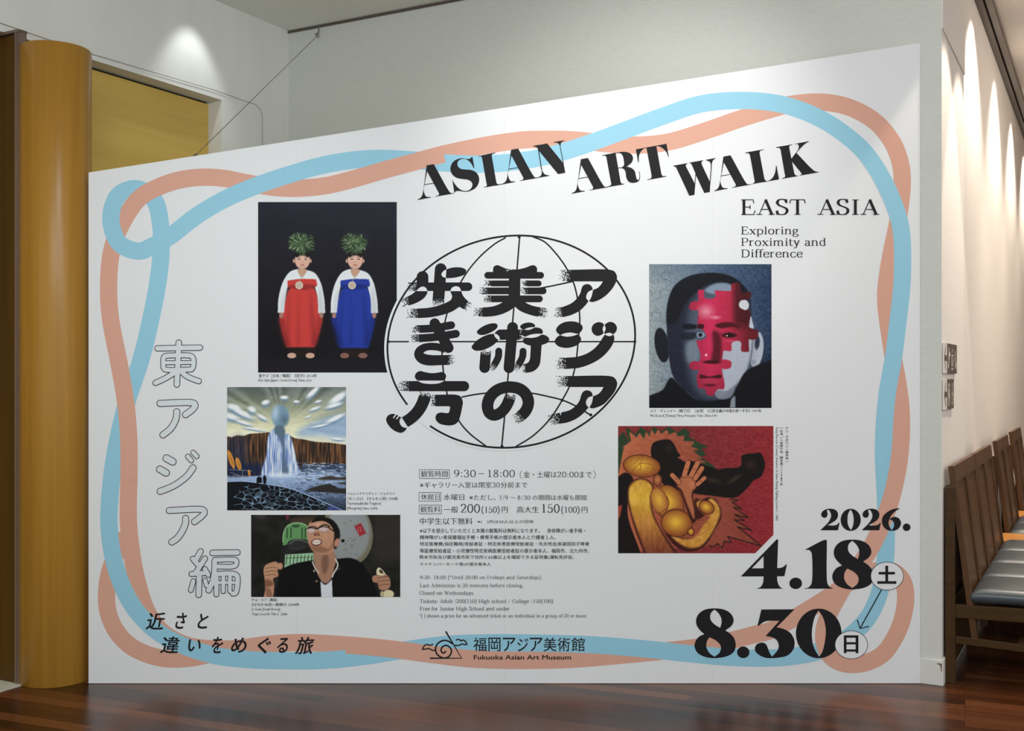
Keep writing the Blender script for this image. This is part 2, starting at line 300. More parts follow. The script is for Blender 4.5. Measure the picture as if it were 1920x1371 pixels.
class Pr:
    """flat print on the poster face; input in frame pixels"""
    def __init__(s): s.mb = MB(); s.k = 0
    def _v(s, pts, layer, slope=None):
        s.k = (s.k+1) % 20; o = layer*DL+s.k*8e-6      # every shape a hair in front of the one before it
        return [((x-945.5)*BS, -o-(slope[i] if slope is not None else 0.0), CAMZ+(HOR-y)*BS) for i, (x, y) in enumerate(pts)]
    def tris(s, pts, tris, layer, slope=None):
        P = s._v(pts, layer, slope); out = []
        for t in tris:
            a, b, c = (P[i] for i in t)
            cr = (b[0]-a[0])*(c[2]-a[2])-(b[2]-a[2])*(c[0]-a[0])
            if abs(cr) < 1e-12: continue
            out.append(tuple(t) if cr > 0 else tuple(t)[::-1])
        s.mb.add(P, out)
    def fill(s, loops, layer=1):
        if loops and not isinstance(loops[0], list): loops = [loops]
        flat = [p for l in loops for p in l]
        T = tessellate_polygon([[Vector((x, y, 0)) for x, y in l] for l in loops])
        s.tris(flat, T, layer)
    def stroke(s, pts, w, layer=1, caps='rr', fade=(0, 0), seed=1):
        P = np.array(pts, float); n = len(P)
        Wd = np.array(w, float) if np.ndim(w) else np.full(n, float(w))
        if len(Wd) != n: Wd = np.interp(np.linspace(0, 1, n), np.linspace(0, 1, len(Wd)), Wd)
        d = np.gradient(P, axis=0); L = np.hypot(d[:, 0], d[:, 1])[:, None]; d = d/np.maximum(L, 1e-9)
        nr = np.stack([-d[:, 1], d[:, 0]], 1)
        arc = np.concatenate([[0], np.cumsum(np.hypot(*np.diff(P, axis=0).T))]); tot = arc[-1]
        a0, a1 = fade[0], tot-fade[1]
        if fade != (0, 0):
            r = random.Random(seed); cell = 1.15
            for lo, hi, tip in ((0, a0, 0), (a1, tot, 1)):
                if hi-lo <= 0: continue
                for i in range(int((hi-lo)/cell)+1):
                    sa = lo+i*cell; t = (sa-lo)/(hi-lo); dens = t if tip == 0 else 1-t
                    px = np.array([np.interp(sa, arc, P[:, 0]), np.interp(sa, arc, P[:, 1])])
                    nn = np.array([np.interp(sa, arc, nr[:, 0]), np.interp(sa, arc, nr[:, 1])]); ww = np.interp(sa, arc, Wd)
                    for j in range(int(ww/cell)):
                        if r.random() < dens**1.15:
                            q = px+nn*(j*cell-ww/2+cell/2); h = cell*r.uniform(.42, .66)
                            s.tris([(q[0]-h, q[1]-h), (q[0]+h, q[1]-h), (q[0]+h, q[1]+h), (q[0]-h, q[1]+h)], [(0, 1, 2), (0, 2, 3)], layer)
            keep = (arc > a0) & (arc < a1)
            def at(v): return [np.interp(v, arc, P[:, 0]), np.interp(v, arc, P[:, 1]), np.interp(v, arc, nr[:, 0]), np.interp(v, arc, nr[:, 1]), np.interp(v, arc, Wd)]
            rows = [at(a0)]+[[*P[i], *nr[i], Wd[i]] for i in range(n) if keep[i]]+[at(a1)]
            A = np.array(rows); P, nr, Wd = A[:, :2], A[:, 2:4], A[:, 4]; n = len(P)
        h = Wd[:, None]/2
        pts2 = [tuple(v) for v in np.concatenate([P+nr*h, P-nr*h])]
        T = []
        for i in range(n-1): T += [(i, i+1, n+i+1), (i, n+i+1, n+i)]
        sl = np.arange(n)*(9e-5/max(n-1, 1)); s.tris(pts2, T, layer, np.concatenate([sl, sl]))
        for c, i in ((caps[0], 0), (caps[1], n-1)):
            if c == 'r' and not (fade[0 if i == 0 else 1]):
                s.disc(P[i][0], P[i][1], Wd[i]/2, Wd[i]/2, layer)
    def disc(s, x, y, rx, ry, layer=1, n=40):
        s.tris([(x, y)]+[(x+rx*math.cos(2*math.pi*k/n), y+ry*math.sin(2*math.pi*k/n)) for k in range(n)], [(0, 1+k, 1+(k+1) % n) for k in range(n)], layer)
    def rect(s, x0, y0, x1, y1, layer=1): s.tris([(x0, y0), (x1, y0), (x1, y1), (x0, y1)], [(0, 1, 2), (0, 2, 3)], layer)
    def build(s, name, ink_, parent=None, label=None):
        o = s.mb.build(name, INK[ink_] if isinstance(ink_, str) else ink_, parent or BOARD)
        if label: o['label'] = label
        return o

def catmull(P, closed=False, step=3.0):
    P = [np.array(p, float) for p in P]; n = len(P); out = []
    if n == 2 and not closed: return [tuple(p) for p in P]
    seg = n if closed else n-1
    for i in range(seg):
        p1, p2 = P[i], P[(i+1) % n]
        p0 = P[i-1] if (closed or i > 0) else 2*p1-p2
        p3 = P[(i+2) % n] if (closed or i+2 < n) else 2*p2-p1
        d1 = max(np.linalg.norm(p1-p0), 1e-6)**.5; d2 = max(np.linalg.norm(p2-p1), 1e-6)**.5; d3 = max(np.linalg.norm(p3-p2), 1e-6)**.5
        m1 = (p1-p0)/d1-(p2-p0)/(d1+d2)+(p2-p1)/d2; m2 = (p2-p1)/d2-(p3-p1)/(d2+d3)+(p3-p2)/d3
        m1 *= d2; m2 *= d2
        k = max(2, min(24, int(np.linalg.norm(p2-p1)/step)+1))
        for j in range(k):
            t = j/k; out.append(tuple((2*t**3-3*t**2+1)*p1+(t**3-2*t**2+t)*m1+(-2*t**3+3*t**2)*p2+(t**3-t**2)*m2))
    if not closed: out.append(tuple(P[-1]))
    return out
def zoom(ox, oy, sc):
    """points noted on an enlarged view -> frame pixels; 'c' marks a corner, other points are smooth"""
    def loop(txt, closed=True):
        pts = []; cor = []
        for t in txt.split():
            c = t.endswith('c'); x, y = t.rstrip('c').split(',')
            pts.append((ox+float(x)/sc, oy+float(y)/sc)); cor.append(c)
        if not any(cor): return catmull(pts, closed, 2.0)
        if closed:
            k = cor.index(True); pts = pts[k:]+pts[:k]+[pts[k]]; cor = cor[k:]+cor[:k]+[True]
        out = []; i = 0; n = len(pts)
        if not closed: cor[0] = True; cor[-1] = True
        while i < n-1:
            j = i+1
            while not cor[j]: j += 1
            out += catmull(pts[i:j+1], False, 2.0)[:-1]; i = j
        if not closed: out.append(pts[-1])
        return out
    return loop
def path(Zf, txt): return Zf(txt, False)

# --- the board itself
pb = MB(); TH_B = 0.020
prof = [(166, 1281.6), (1725, 1281.6), (1725, 80.5), (166, 323.6)]
f_ = [((x-945.5)*BS, 0.0, CAMZ+(HOR-y)*BS) for x, y in prof]
k_ = [(x, TH_B, z) for x, y, z in f_]
pb.add(f_+k_, [(0, 1, 2, 3), (7, 6, 5, 4), (0, 4, 5, 1), (1, 5, 6, 2), (2, 6, 7, 3), (3, 7, 4, 0)])
pb.build('board', INK['white'], BOARD)
# faint vertical joints between the sheets of the print
jt = Pr()
for x in (555.5, 945.5, 1335.5): jt.rect(x-0.35, 323.6-(x-166)*0.15593+2, x+0.35, 1281, 0.5)
jt.build('sheet_joint', mat('print_joint', (0.70, 0.70, 0.69), 0.5, 0.3))

# --- ribbons
BL = [(560,322),(484,347),(422.6,373),(367.9,405.5),(319,443),(285,462),(260.7,471),(223.5,456),(207.9,409.4),(222.5,366),(256.3,354),(288,373),(301.5,424),(302,475),(296,530),(282.5,600),(265,672),(236.6,759),(214,862),(205,948),(204.5,985),(212.5,1046),(232.9,1107),(262,1153),(310,1194.4),(392,1226.8),(466,1237),(500,1238.5),(604,1238.5),(682,1231),(757.8,1219),(838.5,1208.5),(916.7,1205.5),(1002,1206),(1106,1209),(1210,1217),(1288.5,1225.5),(1366.7,1232.5),(1444.8,1234),(1494,1230),(1534,1221.6),(1569.5,1208),(1601.9,1186),(1630.2,1154),(1649.9,1108.8),(1659.9,1049.5),(1661.7,1001),(1659.8,925),(1656.5,845),(1662.6,745.4),(1675,671.6),(1683.5,604),(1690.5,540),(1692.3,490),(1691,445),(1685,409),(1659.4,344.7),(1622.5,287),(1579.8,249),(1534.8,221),(1470.6,197),(1397,188.5),(1316,194.7),(1240.4,218.9),(1162.3,248),(1110,267),(1058,284),(1006,297),(950,305),(900,308),(859,307),(818,304.5),(767,299.5),(702,297.3),(642.5,302.7),(588,314)]
OR = [(574.8,352.3),(547.7,353.4),(507,350.6),(455.4,341.5),(420,334.5),(378.8,332.4),(335,338),(295.7,351.4),(262,371),(240,399.5),(220.6,436.3),(208.6,475),(203.8,530),(206.5,592),(224.4,687),(236.3,759),(241.5,825),(242,886),(240.5,950),(241.2,985),(246.9,1037),(258,1093.4),(276.9,1149),(305.5,1186),(350,1210),(400,1217),(440,1216.5),(466,1213.5),(510,1207.6),(565,1205.2),(656,1210),(734.4,1217.2),(812.5,1227.5),(890.6,1236),(1000,1238.5),(1080,1236),(1158,1229.5),(1249.5,1220.5),(1314.6,1212.5),(1366.7,1202),(1418.8,1189),(1440,1184),(1480.5,1164),(1521,1140),(1556,1118),(1591,1093),(1623.4,1076),(1647.7,1069.5),(1664,1069),(1681,1076),(1694,1093),(1698.2,1121),(1691,1164),(1674,1202),(1654.5,1227),(1626,1242),(1595,1246),(1570,1239.5),(1553,1225),(1545,1200),(1546,1178),(1554,1152),(1566.5,1127),(1582,1100),(1604,1070),(1626,1038.7),(1645.6,1002),(1661.7,961),(1668.4,943),(1677.6,908),(1686,861),(1690.2,803),(1688.6,758),(1682,710),(1675,671.6),(1667,620),(1661,570),(1660.7,548),(1665.8,505),(1673,465),(1684,412),(1691.5,350),(1689.5,312),(1675.4,271),(1644,230.8),(1594,201.9),(1540,191.5),(1483.5,195.6),(1464,199.8),(1396.7,220),(1318.5,247),(1253.4,266.3),(1201,272),(1136,269.5),(1100,264.5),(1058,261.6),(1006,261.5),(980,262.5),(913.4,272),(832,289),(778,303.5),(723.8,318),(669.6,333.8),(615.4,347.5)]
ORL = [(230,1000),(222,1024),(214.5,1046),(204.2,1078.5),(199.8,1116),(203,1149),(218,1183.5),(244.2,1211),(280.4,1228.6),(317.5,1235.8),(357,1234),(394,1227),(430,1220)]
RW = 32.4
bl = catmull(BL, True, 3.0); bl.append(bl[0]); orr = catmull(OR, True, 3.0); orr.append(orr[0])
r1 = Pr(); r1.stroke(orr, RW, 1, 'ff'); r1.stroke(catmull(ORL), RW, 1.2, 'ff')
def sub(P, a, b, fwd=True):
    d = lambda p: min(range(len(P)), key=lambda i: (P[i][0]-p[0])**2+(P[i][1]-p[1])**2)
    i, j = d(a), d(b); return P[i:j+1] if i <= j else P[i:]+P[1:j+1]
for a, b in (((360,333),(251,384)), ((212,640),(242,900)), ((650,1210),(960,1238)), ((1605,1245),(1590,1088)), ((1628,1036),(1690,812)), ((832,289),(640,341))):
    r1.stroke(sub(orr, a, b), RW, 3, 'ff')
r1.build('ribbon', 'orange', label='terracotta ribbon winding round the poster edge')
r2 = Pr(); r2.stroke(bl, RW, 2, 'ff'); r2.build('ribbon', 'blue', label='pale blue ribbon winding round the poster edge')

# --- ASIAN ART WALK
Z = zoom(775, 255, 10.544)
A_THICK = '258,690c 262,583c 405,557c 712,1100 745,1130 800,1127c 802,1138c 435,1200c 437,1189c 490,1176 510,1150 495,1110c 270,695c'
A_THIN = '262,600c 275,690c 222,960 205,1070 225,1150 260,1200 345,1207c 345,1218c 85,1267c 82,1257c 140,1225 175,1175 195,1080 215,950 250,680c'
A_BAR = '218,958c 400,928c 402,941c 216,972c'
t = Pr()
def cap_a(dx, dy):
    Za = zoom(775+dx, 255+dy, 10.544)
    for d in (A_THICK, A_THIN, A_BAR): t.fill(Za(d), 5)
def word_done():
    global t
    t.build('headline_word', 'black'); t = Pr()
cap_a(0, 0); cap_a(158.1, -29.2)
t.fill(Z('1158,405c 1172,430c 1208,640c 1195,638c 1140,540 1050,465 960,455 895,490 872,550 885,605 940,650 1050,665 1150,675 1250,730 1300,830 1295,920 1240,1020 1130,1085 1030,1105 930,1090 860,1088 830,1105 812,1130c 768,850c 790,900 870,1010 960,1075 1050,1088 1130,1050 1168,975 1150,910 1080,865 960,850 850,825 770,760 735,680 740,600 790,510 870,460 970,440 1060,455 1130,445'), 5)
t.fill(Z('1278,398c 1620,328c 1620,342c 1568,360 1552,385 1558,440c 1640,910c 1655,945 1690,955 1740,950c 1740,960c 1390,1022c 1392,1010c 1440,1000 1455,965 1445,930c 1360,440c 1340,405 1280,408c'), 5)
Z = zoom(925, 255, 10.544)
t.fill(Z('60,955c 100,955 180,945c 200,950c 40,985c'), 5)
t.fill(Z('870,185c 1065,148c 1375,530c 1388,540c 1422,728c 1280,755c 880,270c'), 5)
t.fill(Z('788,195c 905,175c 900,262c 870,240 840,215 790,208c'), 5)
t.fill(Z('878,240c 905,290c 960,640 975,700 1020,760 1105,780c 1105,790c 780,846c 790,836c 850,825 930,795 955,740 955,690 940,640c'), 5)
t.fill(Z('1185,122c 1405,85c 1405,97c 1350,125 1325,190c 1392,545c 1376,545c 1312,190c 1290,155 1250,135 1187,132c'), 5)
word_done(); cap_a(288.9, -11.6)
Z = zoom(1065, 250, 9.6)
t.fill(Z('612,396c 855,350c 945,870c 965,905 1012,908c 1012,918c 640,982c 660,970c 740,950 778,920 770,870c 690,430c 670,405 615,407c'), 5)
t.fill(Z('840,355c 900,345 1000,333 1080,345 1150,390 1170,450 1150,520 1100,570 1055,600c 1010,620 900,632c 900,622c 980,605 1008,570 1005,500 985,410 950,365 900,357 850,367c'), 5)
t.fill(Z('1000,610c 1055,600c 1140,625 1200,680 1220,760 1240,830 1265,840 1285,800 1285,740 1275,685c 1285,685c 1297,760 1290,830 1250,875 1170,893 1090,870 1050,800 1035,700 1010,650 960,622c'), 5)
t.fill(Z('1220,290c 1772,190c 1815,425c 1805,430c 1770,340 1700,270 1640,238 1590,232c 1680,730c 1705,770 1768,768c 1770,780c 1425,843c 1425,832c 1480,818 1505,785 1500,740c 1412,268c 1380,270 1320,320 1280,400 1272,525c 1262,525c'), 5)
word_done(); cap_a(556.2, -16.5)
Z = zoom(1255, 250, 10.544)
t.fill(Z('80,640c 355,590c 355,603c 325,625 330,660c 500,990c 515,800c 530,810c 495,1220c 395,1237c 130,670c 80,652c'), 5)
t.fill(Z('390,582c 665,533c 665,546c 635,572 642,620c 797,950c 820,680c 838,650c 798,1162c 690,1183c 525,830c 515,790c 440,620c 425,598 392,592c'), 5)
t.fill(Z('722,525c 915,488c 915,498c 860,540 838,620 835,690c 818,690c 815,600 790,560 725,535c'), 5)
Z = zoom(1380, 250, 10.544)
t.fill(Z('180,382c 548,316c 548,330c 488,345 465,375 470,420c 560,900c 595,942 650,935 720,880 770,780 790,640c 800,640c 850,912c 210,1024c 215,1014c 330,995 368,955 360,910c 275,440c 255,400 182,392c'), 5)
t.fill(Z('790,275c 1110,220c 1110,232c 1060,248 1050,280c 1150,790c 1175,830 1220,838c 1220,848c 908,902c 908,890c 955,875 970,840 960,800c 880,330c 860,295 792,287c'), 5)
t.fill(Z('1160,210c 1438,157c 1440,168c 1370,205 1240,330c 1090,535c 1088,508c 1210,350c 1240,280 1230,230 1210,212 1162,220c'), 5)
t.fill(Z('1195,390c 1560,750 1635,762c 1635,772c 1258,838c 1260,826c 1295,815 1290,790c 1100,555c 1092,525c'), 5)
word_done()

# --- dates
DG = Pr()
Z = zoom(1530, 945, 10.105)
two = '80,500c 240,335 285,235 275,170 245,120 220,110 205,130 215,170 215,215 190,255 150,262 110,240 98,200 115,150 180,105 270,90 360,110 410,165 415,230 380,300 320,345 215,405c 340,408 400,390 428,355c 445,355c 415,500c'
DG.fill(Z(two), 5)
DG.fill(zoom(1530+782/10.105, 945, 10.105)(two), 5)
el = lambda x, y, rx, ry, n=72: [(x+rx*math.cos(2*math.pi*k/n), y+ry*math.sin(2*math.pi*k/n)) for k in range(n)]
DG.fill([el(1530+656/10.105, 945+301/10.105, 190/10.105, 210/10.105), Z('655,103c 695,180 713,300 700,410 660,497c 610,410 595,300 610,180')], 5)
DG.fill([Z('1578,80c 1580,92c 1500,140 1420,225 1385,298c 1430,260 1500,245 1570,275 1608,350 1590,430 1530,490 1430,510 1330,485 1265,410 1245,320 1270,230 1340,160 1440,105 1530,85'), Z('1378,320 1390,300 1430,305 1470,350 1478,400 1460,460 1432,495c 1400,450 1375,380')], 5)
DG.disc(1530+1715/10.105, 945+442/10.105, 7.2, 7.0, 5)
Z = zoom(1380, 1000, 11.425)
DG.fill([Z('102,925c 875,125c 902,140c 880,745c 950,742 1020,715 1070,665c 1088,670c 1035,920c 880,922c 882,1000 900,1080 940,1150 990,1180c 990,1187c 445,1187c 445,1180c 520,1155 575,1070 588,990 590,925c'), Z('590,490c 590,750c 335,752c')], 5)
DG.disc(1380+1278/11.425, 1000+1073/11.425, 11.8, 10.7, 5)
Z = zoom(1500, 1000, 9.6)
DG.fill(Z('88,296c 440,120 482,122c 482,830 495,910 540,970 592,990c 592,997c 85,997c 85,990c 150,975 200,920 218,830 218,450 205,350 170,305 110,300c'), 5)
eo = '755,578c 680,510 620,420 608,320 650,220 760,140 940,115 1120,140 1240,220 1283,330 1250,420 1135,512c 1220,570 1290,650 1320,770 1290,890 1180,970 950,1010 760,985 630,910 580,800 600,700 660,625'
e1 = '940,135c 1010,200 1060,290 1065,380 1040,465c 950,410 880,340 860,260 880,190'
e2 = '850,635c 960,690 1040,770 1055,830 1030,910 940,985c 850,920 795,820 795,740 815,680'
for dx, dy in ((0, 0), (-258.2, 128.9)):
    Ze = zoom(1500+dx, 1000+dy, 9.6); DG.fill([Ze(eo), Ze(e1), Ze(e2)], 5)
DG.disc(1393.5, 1223.2, 11.6, 10.9, 5)
Z = zoom(0, 0, 1)
DG.fill(Z('1427.5,1143c 1489.5,1142.5c 1456,1176.3c 1468,1179 1481.7,1186.8 1488.4,1197.7 1489.8,1207 1486.9,1218.5 1476.5,1229 1460.8,1233 1445.2,1234.2 1435,1233.3 1424.5,1229 1416.7,1222 1415.4,1215 1419.3,1208 1429,1205 1436,1208 1439.4,1215 1443,1224.5 1447.3,1231.3c 1453.5,1224.8 1458.8,1217.5 1459.8,1209 1455.6,1199.8 1447.3,1195 1435.5,1192.6c 1461.4,1164c 1436.8,1164.6 1429.8,1167.6 1421.9,1173.8c 1420.3,1172.9c'), 5)
Z = zoom(1440, 1130, 9.6)
DG.fill([el(1535, 1187.8, 42.7, 46.5), Z('905,140c 985,260 1030,420 1038,560 1010,760 970,900 920,975c 860,880 810,760 787,580 800,420 840,260')], 5)
DG.build('date_lettering', 'black', label='large black opening and closing dates in fat serif digits')
def badge(cx, cy, name, rects, label):
    ring = Pr(); ring.disc(cx, cy, 31.2, 26.8, 6, 72); ro = ring.build(name, 'black', label=label)
    f = Pr(); f.disc(cx, cy, 30.1, 25.7, 7, 72); f.build('badge_face', 'white', ro)
    g = Pr()
    for r in rects: g.rect(*r, 8)
    g.build('weekday_character', 'black', ro)
zz = lambda x, y: (1500+x/9.6, 1000+y/9.6)
badge(1663.0, 1080.3, 'weekday_badge', [(*zz(1412, 695), *zz(1706, 742)), (*zz(1388, 862), *zz(1732, 910)), (*zz(1532, 583), *zz(1584, 880))], 'round white weekday badge beside the upper date')
zz = lambda x, y: (1440+x/9.6, 1130+y/9.6)
badge(1596.0, 1209.2, 'weekday_badge', [(*zz(1362, 588), *zz(1410, 910)), (*zz(1574, 588), *zz(1624, 910)), (*zz(1362, 588), *zz(1624, 632)), (*zz(1362, 712), *zz(1624, 752)), (*zz(1362, 842), *zz(1624, 882))], 'round white weekday badge beside the lower date')
ar = Pr(); ar.stroke([(1652.6, 1106.0), (1612.6, 1178.0)], 2.1, 6, 'ff'); ar.stroke([(1607.2, 1162.3), (1612.4, 1178.7), (1629.0, 1174.3)], 2.1, 6, 'ff')
ar.build('date_arrow', 'black')

# --- globe with the walking title
ZG = zoom(700, 420, 3.116)
gl = lambda th, g=0: (700+(806+(722+g)*math.cos(th)-45*(620+g)*math.sin(th)/620)/3.116, 420+(688+(620+g)*math.sin(th))/3.116)
hal = Pr(); hal.fill([gl(2*math.pi*k/120, 19) for k in range(120)], 4.4); halo = hal.build('globe_ground', 'white')
G = Pr()
th0, th1 = math.radians(127.5), math.radians(143.5)
arc_ = [th1+(2*math.pi-(th1-th0))*k/160 for k in range(161)]
G.stroke([gl(a) for a in arc_], 3.6, 5, 'ff')
G.stroke(path(ZG, '855,72 840,260 820,500 770,1090 750,1303'), 2.9, 5, 'ff')
G.stroke(path(ZG, '88,688 208,688'), 2.7, 5, 'ff'); G.stroke(path(ZG, '420,688 1526,688'), 2.7, 5, 'ff')
G.stroke(path(ZG, '775,80 720,110 640,175 570,252 517,330 460,440 425,545 402,690 404,800 418,930 440,1020 500,1150 560,1222 660,1300'), 2.9, 5, 'ff')
G.stroke(path(ZG, '930,74 1000,105 1060,165 1110,230 1145,290 1175,360 1198,470 1206,560 1196,690 1180,830 1145,950 1100,1035 1060,1100 1010,1165 930,1240 830,1303'), 2.9, 5, 'ff')
G.stroke(path(ZG, '880,380 960,377 1050,361 1170,335'), 2.9, 5, 'ff')
G.stroke(path(ZG, '515,1012 600,996 700,985 820,982 930,990 1010,1006 1105,1030 1190,1068 1270,1118'), 2.9, 5, 'ff')
for x, y in ((88, 688), (1527, 688), (852, 76), (752, 1300), (1104, 1030), (1270, 1116)):
    G.disc(700+x/3.116, 420+y/3.116, 3.0, 3.0, 5, 16)
G.build('globe', 'black', label='black line-drawn globe behind the title')
def title_done():
    global T, TW
    o_ = T.build('title_character', 'black')
    for g_ in TW.parts: g_.build('title_gap', 'white', o_)
    T = Pr(); TW = Gaps()
class Gaps:
    def __init__(s): s.parts = []
    def fill(s, *a): s.parts.append(Pr()); s.parts[-1].fill(*a)
    def stroke(s, *a): s.parts.append(Pr()); s.parts[-1].stroke(*a)
T = Pr(); TW = Gaps()
# walk character
Z = zoom(720, 480, 8.567); s_ = 1/8.567
T.stroke(path(Z, '620,338c 618,500c'), 188*s_, 6, 'rf'); T.stroke(path(Z, '912,212c 866,815c'), 188*s_, 6, 'rf', (0, 130*s_), 3)
T.fill(Z('922,298 945,250 1005,216 1090,190 1180,182 1270,195 1322,235 1290,300 1200,335 1090,355 990,352'), 6)
T.stroke(path(Z, '345,495c 1350,495c'), 138*s_, 6, 'fr', (180*s_, 0), 4)
T.fill(Z('512,566c 699,566c 690,610 640,680 560,735 470,775 400,795c 385,650c 450,615'), 6); T.stroke(path(Z, '430,715c 270,765c'), 150*s_, 6, 'ff', (145*s_, 0.0), 5) if False else None
T.stroke(path(Z, '270,770c 420,712c'), 138*s_, 6, 'ff', (150*s_, 0), 5)
T.fill(Z('1063,566c 1242,566c 1265,630 1320,700 1350,722c 1275,850c 1210,818c 1100,890 950,945 750,985 545,1000c 535,846c 700,835 850,805 1000,750 1080,700 1095,655'), 6)
T.stroke(path(Z, '345,925c 550,922c'), 154*s_, 6, 'ff', (195*s_, 0), 6); T.stroke(path(Z, '1285,775c 1385,835c'), 150*s_, 6, 'ff', (0, 110*s_), 7)
TW.fill(Z('1003,217c 955,245 922,297 945,335 992,353c'), 7)
TW.fill(Z('520,566c 560,520 620,493 670,510 699,566c'), 7); TW.fill(Z('1063,566c 1090,515 1150,488 1210,505 1242,566c'), 7)
title_done()
# ki
Z = zoom(720, 590, 10.667); s_ = 1/10.667
T.stroke(path(Z, '545,297 700,290 1000,272 1345,212'), 155*s_, 6, 'fr', (175*s_, 0), 8)
T.stroke(path(Z, '525,485 800,468 1000,452 1437,385'), 158*s_, 6, 'fr', (170*s_, 0), 9)
T.stroke(path(Z, '1015,178c 1288,665c'), 208*s_, 6, 'rr')
T.stroke(path(Z, '1230,700 1130,660 1030,642 900,640 790,668 715,730 700,800 745,862 830,900 950,915 1110,912 1420,905'), np.array([150, 150, 150, 148, 160, 190, 215, 215, 205, 200, 200, 195])*s_, 6, 'ff', (0, 150*s_), 10)
title_done()
# direction / way
Z = zoom(715, 690, 10.54); s_ = 1/10.54
T.fill(Z('662,170 690,100 770,62 850,80 980,103 1100,97 1200,80 1260,110 1280,170 1252,252c 715,252c 680,215'), 6)
T.stroke(path(Z, '325,361c 1635,361c'), 202*s_, 6, 'fr', (215*s_, 0), 11)
TW.fill(Z('715,252c 800,295 980,318 1150,300 1252,252c'), 7)
T.stroke(path(Z, '875,465 850,600 800,730 705,880 590,990 466,1072'), np.array([240, 240, 236, 232, 228, 222])*s_, 6, 'ff', (115*s_, 0), 12)
T.fill(Z('395,978c 300,925 220,908 140,935 98,1000 105,1060 150,1140 230,1220 330,1270 400,1280 470,1240 508,1185c 440,1175 385,1130 358,1060 370,1010'), 6)
TW.stroke(path(Z, '290,922c 238,990c'), 22*s_, 7, 'ff'); TW.stroke(path(Z, '350,946c 298,1014c'), 22*s_, 7, 'ff')
T.fill(Z('1070,530c 1470,530 1560,560 1610,660 1600,770 1530,1040 1480,1100 1390,1135 1250,1130 1140,1095 1075,1020 1075,950 1110,900 1180,882 1300,892 1335,880 1355,800 1360,772 1330,758c 1070,758c'), 6)
T.stroke(path(Z, '940,645c 1150,645c'), 228*s_, 6, 'ff', (200*s_, 0), 13)
title_done()
# beauty
Z = zoom(880, 480, 8.567); s_ = 1/8.567
T.fill(Z('690,218c 780,215 900,190 990,155 1040,150 1085,190 1088,262c 640,262c 660,240'), 6)
T.fill(Z('380,262c 380,215 395,170 450,148 505,168 575,198c 590,262c'), 6); T.stroke(path(Z, '560,232c 690,240c'), 58*s_, 6, 'ff', (0, 105*s_), 14)
T.stroke(path(Z, '295,312c 1145,312c'), 109*s_, 6, 'rr')
T.stroke(path(Z, '215,442c 700,442c'), 95*s_, 6, 'ff', (135*s_, 0), 15); T.stroke(path(Z, '822,442c 1113,442c'), 95*s_, 6, 'fr', (110*s_, 0), 16)
T.stroke(path(Z, '145,562c 700,562c'), 109*s_, 6, 'ff', (145*s_, 0), 17); T.stroke(path(Z, '808,562c 1185,562c'), 109*s_, 6, 'fr', (125*s_, 0), 18)
T.stroke(path(Z, '215,690c 1125,690c'), 109*s_, 6, 'fr', (140*s_, 0), 19)
T.stroke(path(Z, '730,225c 722,745c'), 185*s_, 6, 'ff')
T.stroke(path(Z, '740,690 610,800 460,870 290,900 55,892'), np.array([180, 172, 158, 150, 140])*s_, 6, 'ff', (0, 165*s_), 20)
T.stroke(path(Z, '750,710 850,810 980,868 1110,900 1275,922'), np.array([172, 160, 152, 155, 165])*s_, 6, 'ff', (0, 165*s_), 21)
title_done()
# art
Z = zoom(870, 590, 10.667); s_ = 1/10.667
T.fill(Z('255,350 300,290 420,215 560,175 650,185 675,230 640,290 530,360 400,405 300,400'), 6)
T.fill(Z('150,650 180,600 240,530 380,440 520,392 600,385c 620,445 690,510c 600,600 480,670 330,720 210,715'), 6)
T.fill(Z('607,380c 650,330 700,300c 870,298c 1110,298c 1110,506c 710,506c 712,455 660,395'), 6)
T.stroke(path(Z, '1090,402c 1215,402c'), 205*s_, 6, 'ff', (0, 120*s_), 22)
T.stroke(path(Z, '972,258c 900,1062c'), 216*s_, 6, 'rr')
T.fill(Z('1120,240 1160,195 1270,160 1380,175 1425,225 1410,250c 1290,262 1200,300c 1150,285'), 6)
T.fill(Z('1165,300c 1205,300c 1300,307 1420,255c 1500,265 1560,300 1580,350 1560,387c 1450,383 1320,405 1222,445c 1150,400 1140,350'), 6)
T.fill(Z('1180,500 1232,460c 1340,467 1460,447 1560,397c 1650,425 1705,490 1670,560 1552,612c 1535,850 1515,990 1460,1080 1370,1140 1240,1165c 1225,985c 1280,960 1315,900 1330,750 1335,625c 1240,595 1185,555'), 6)
T.stroke(path(Z, '1150,1078c 1250,1075c'), 178*s_, 6, 'ff', (95*s_, 0), 23)
T.stroke(path(Z, '442,690c 412,1062c'), 212*s_, 6, 'fr', (125*s_, 0), 24)
T.stroke(path(Z, '695,732 690,830 650,930 585,1030 510,1105'), 140*s_, 6, 'rf', (0, 150*s_), 25)
T.stroke(path(Z, '1180,735 1174,830 1132,930 1065,1030 990,1105'), 140*s_, 6, 'rf', (0, 150*s_), 26)
title_done()
# no
Z = zoom(890, 700, 12.464); s_ = 1/12.464
T.stroke(path(Z, '838,470 795,650 710,810 590,930 450,980 350,930 302,800 315,660 385,520 520,400 690,335 870,325 1060,372 1190,485 1254,650 1235,790 1165,915 1050,1015 905,1085'), np.array([268, 268, 264, 262, 262, 266, 272, 272, 270, 268, 268, 270, 272, 272, 272, 268, 264, 258, 250])*s_, 6, 'ff', (125*s_, 215*s_), 27)
title_done()
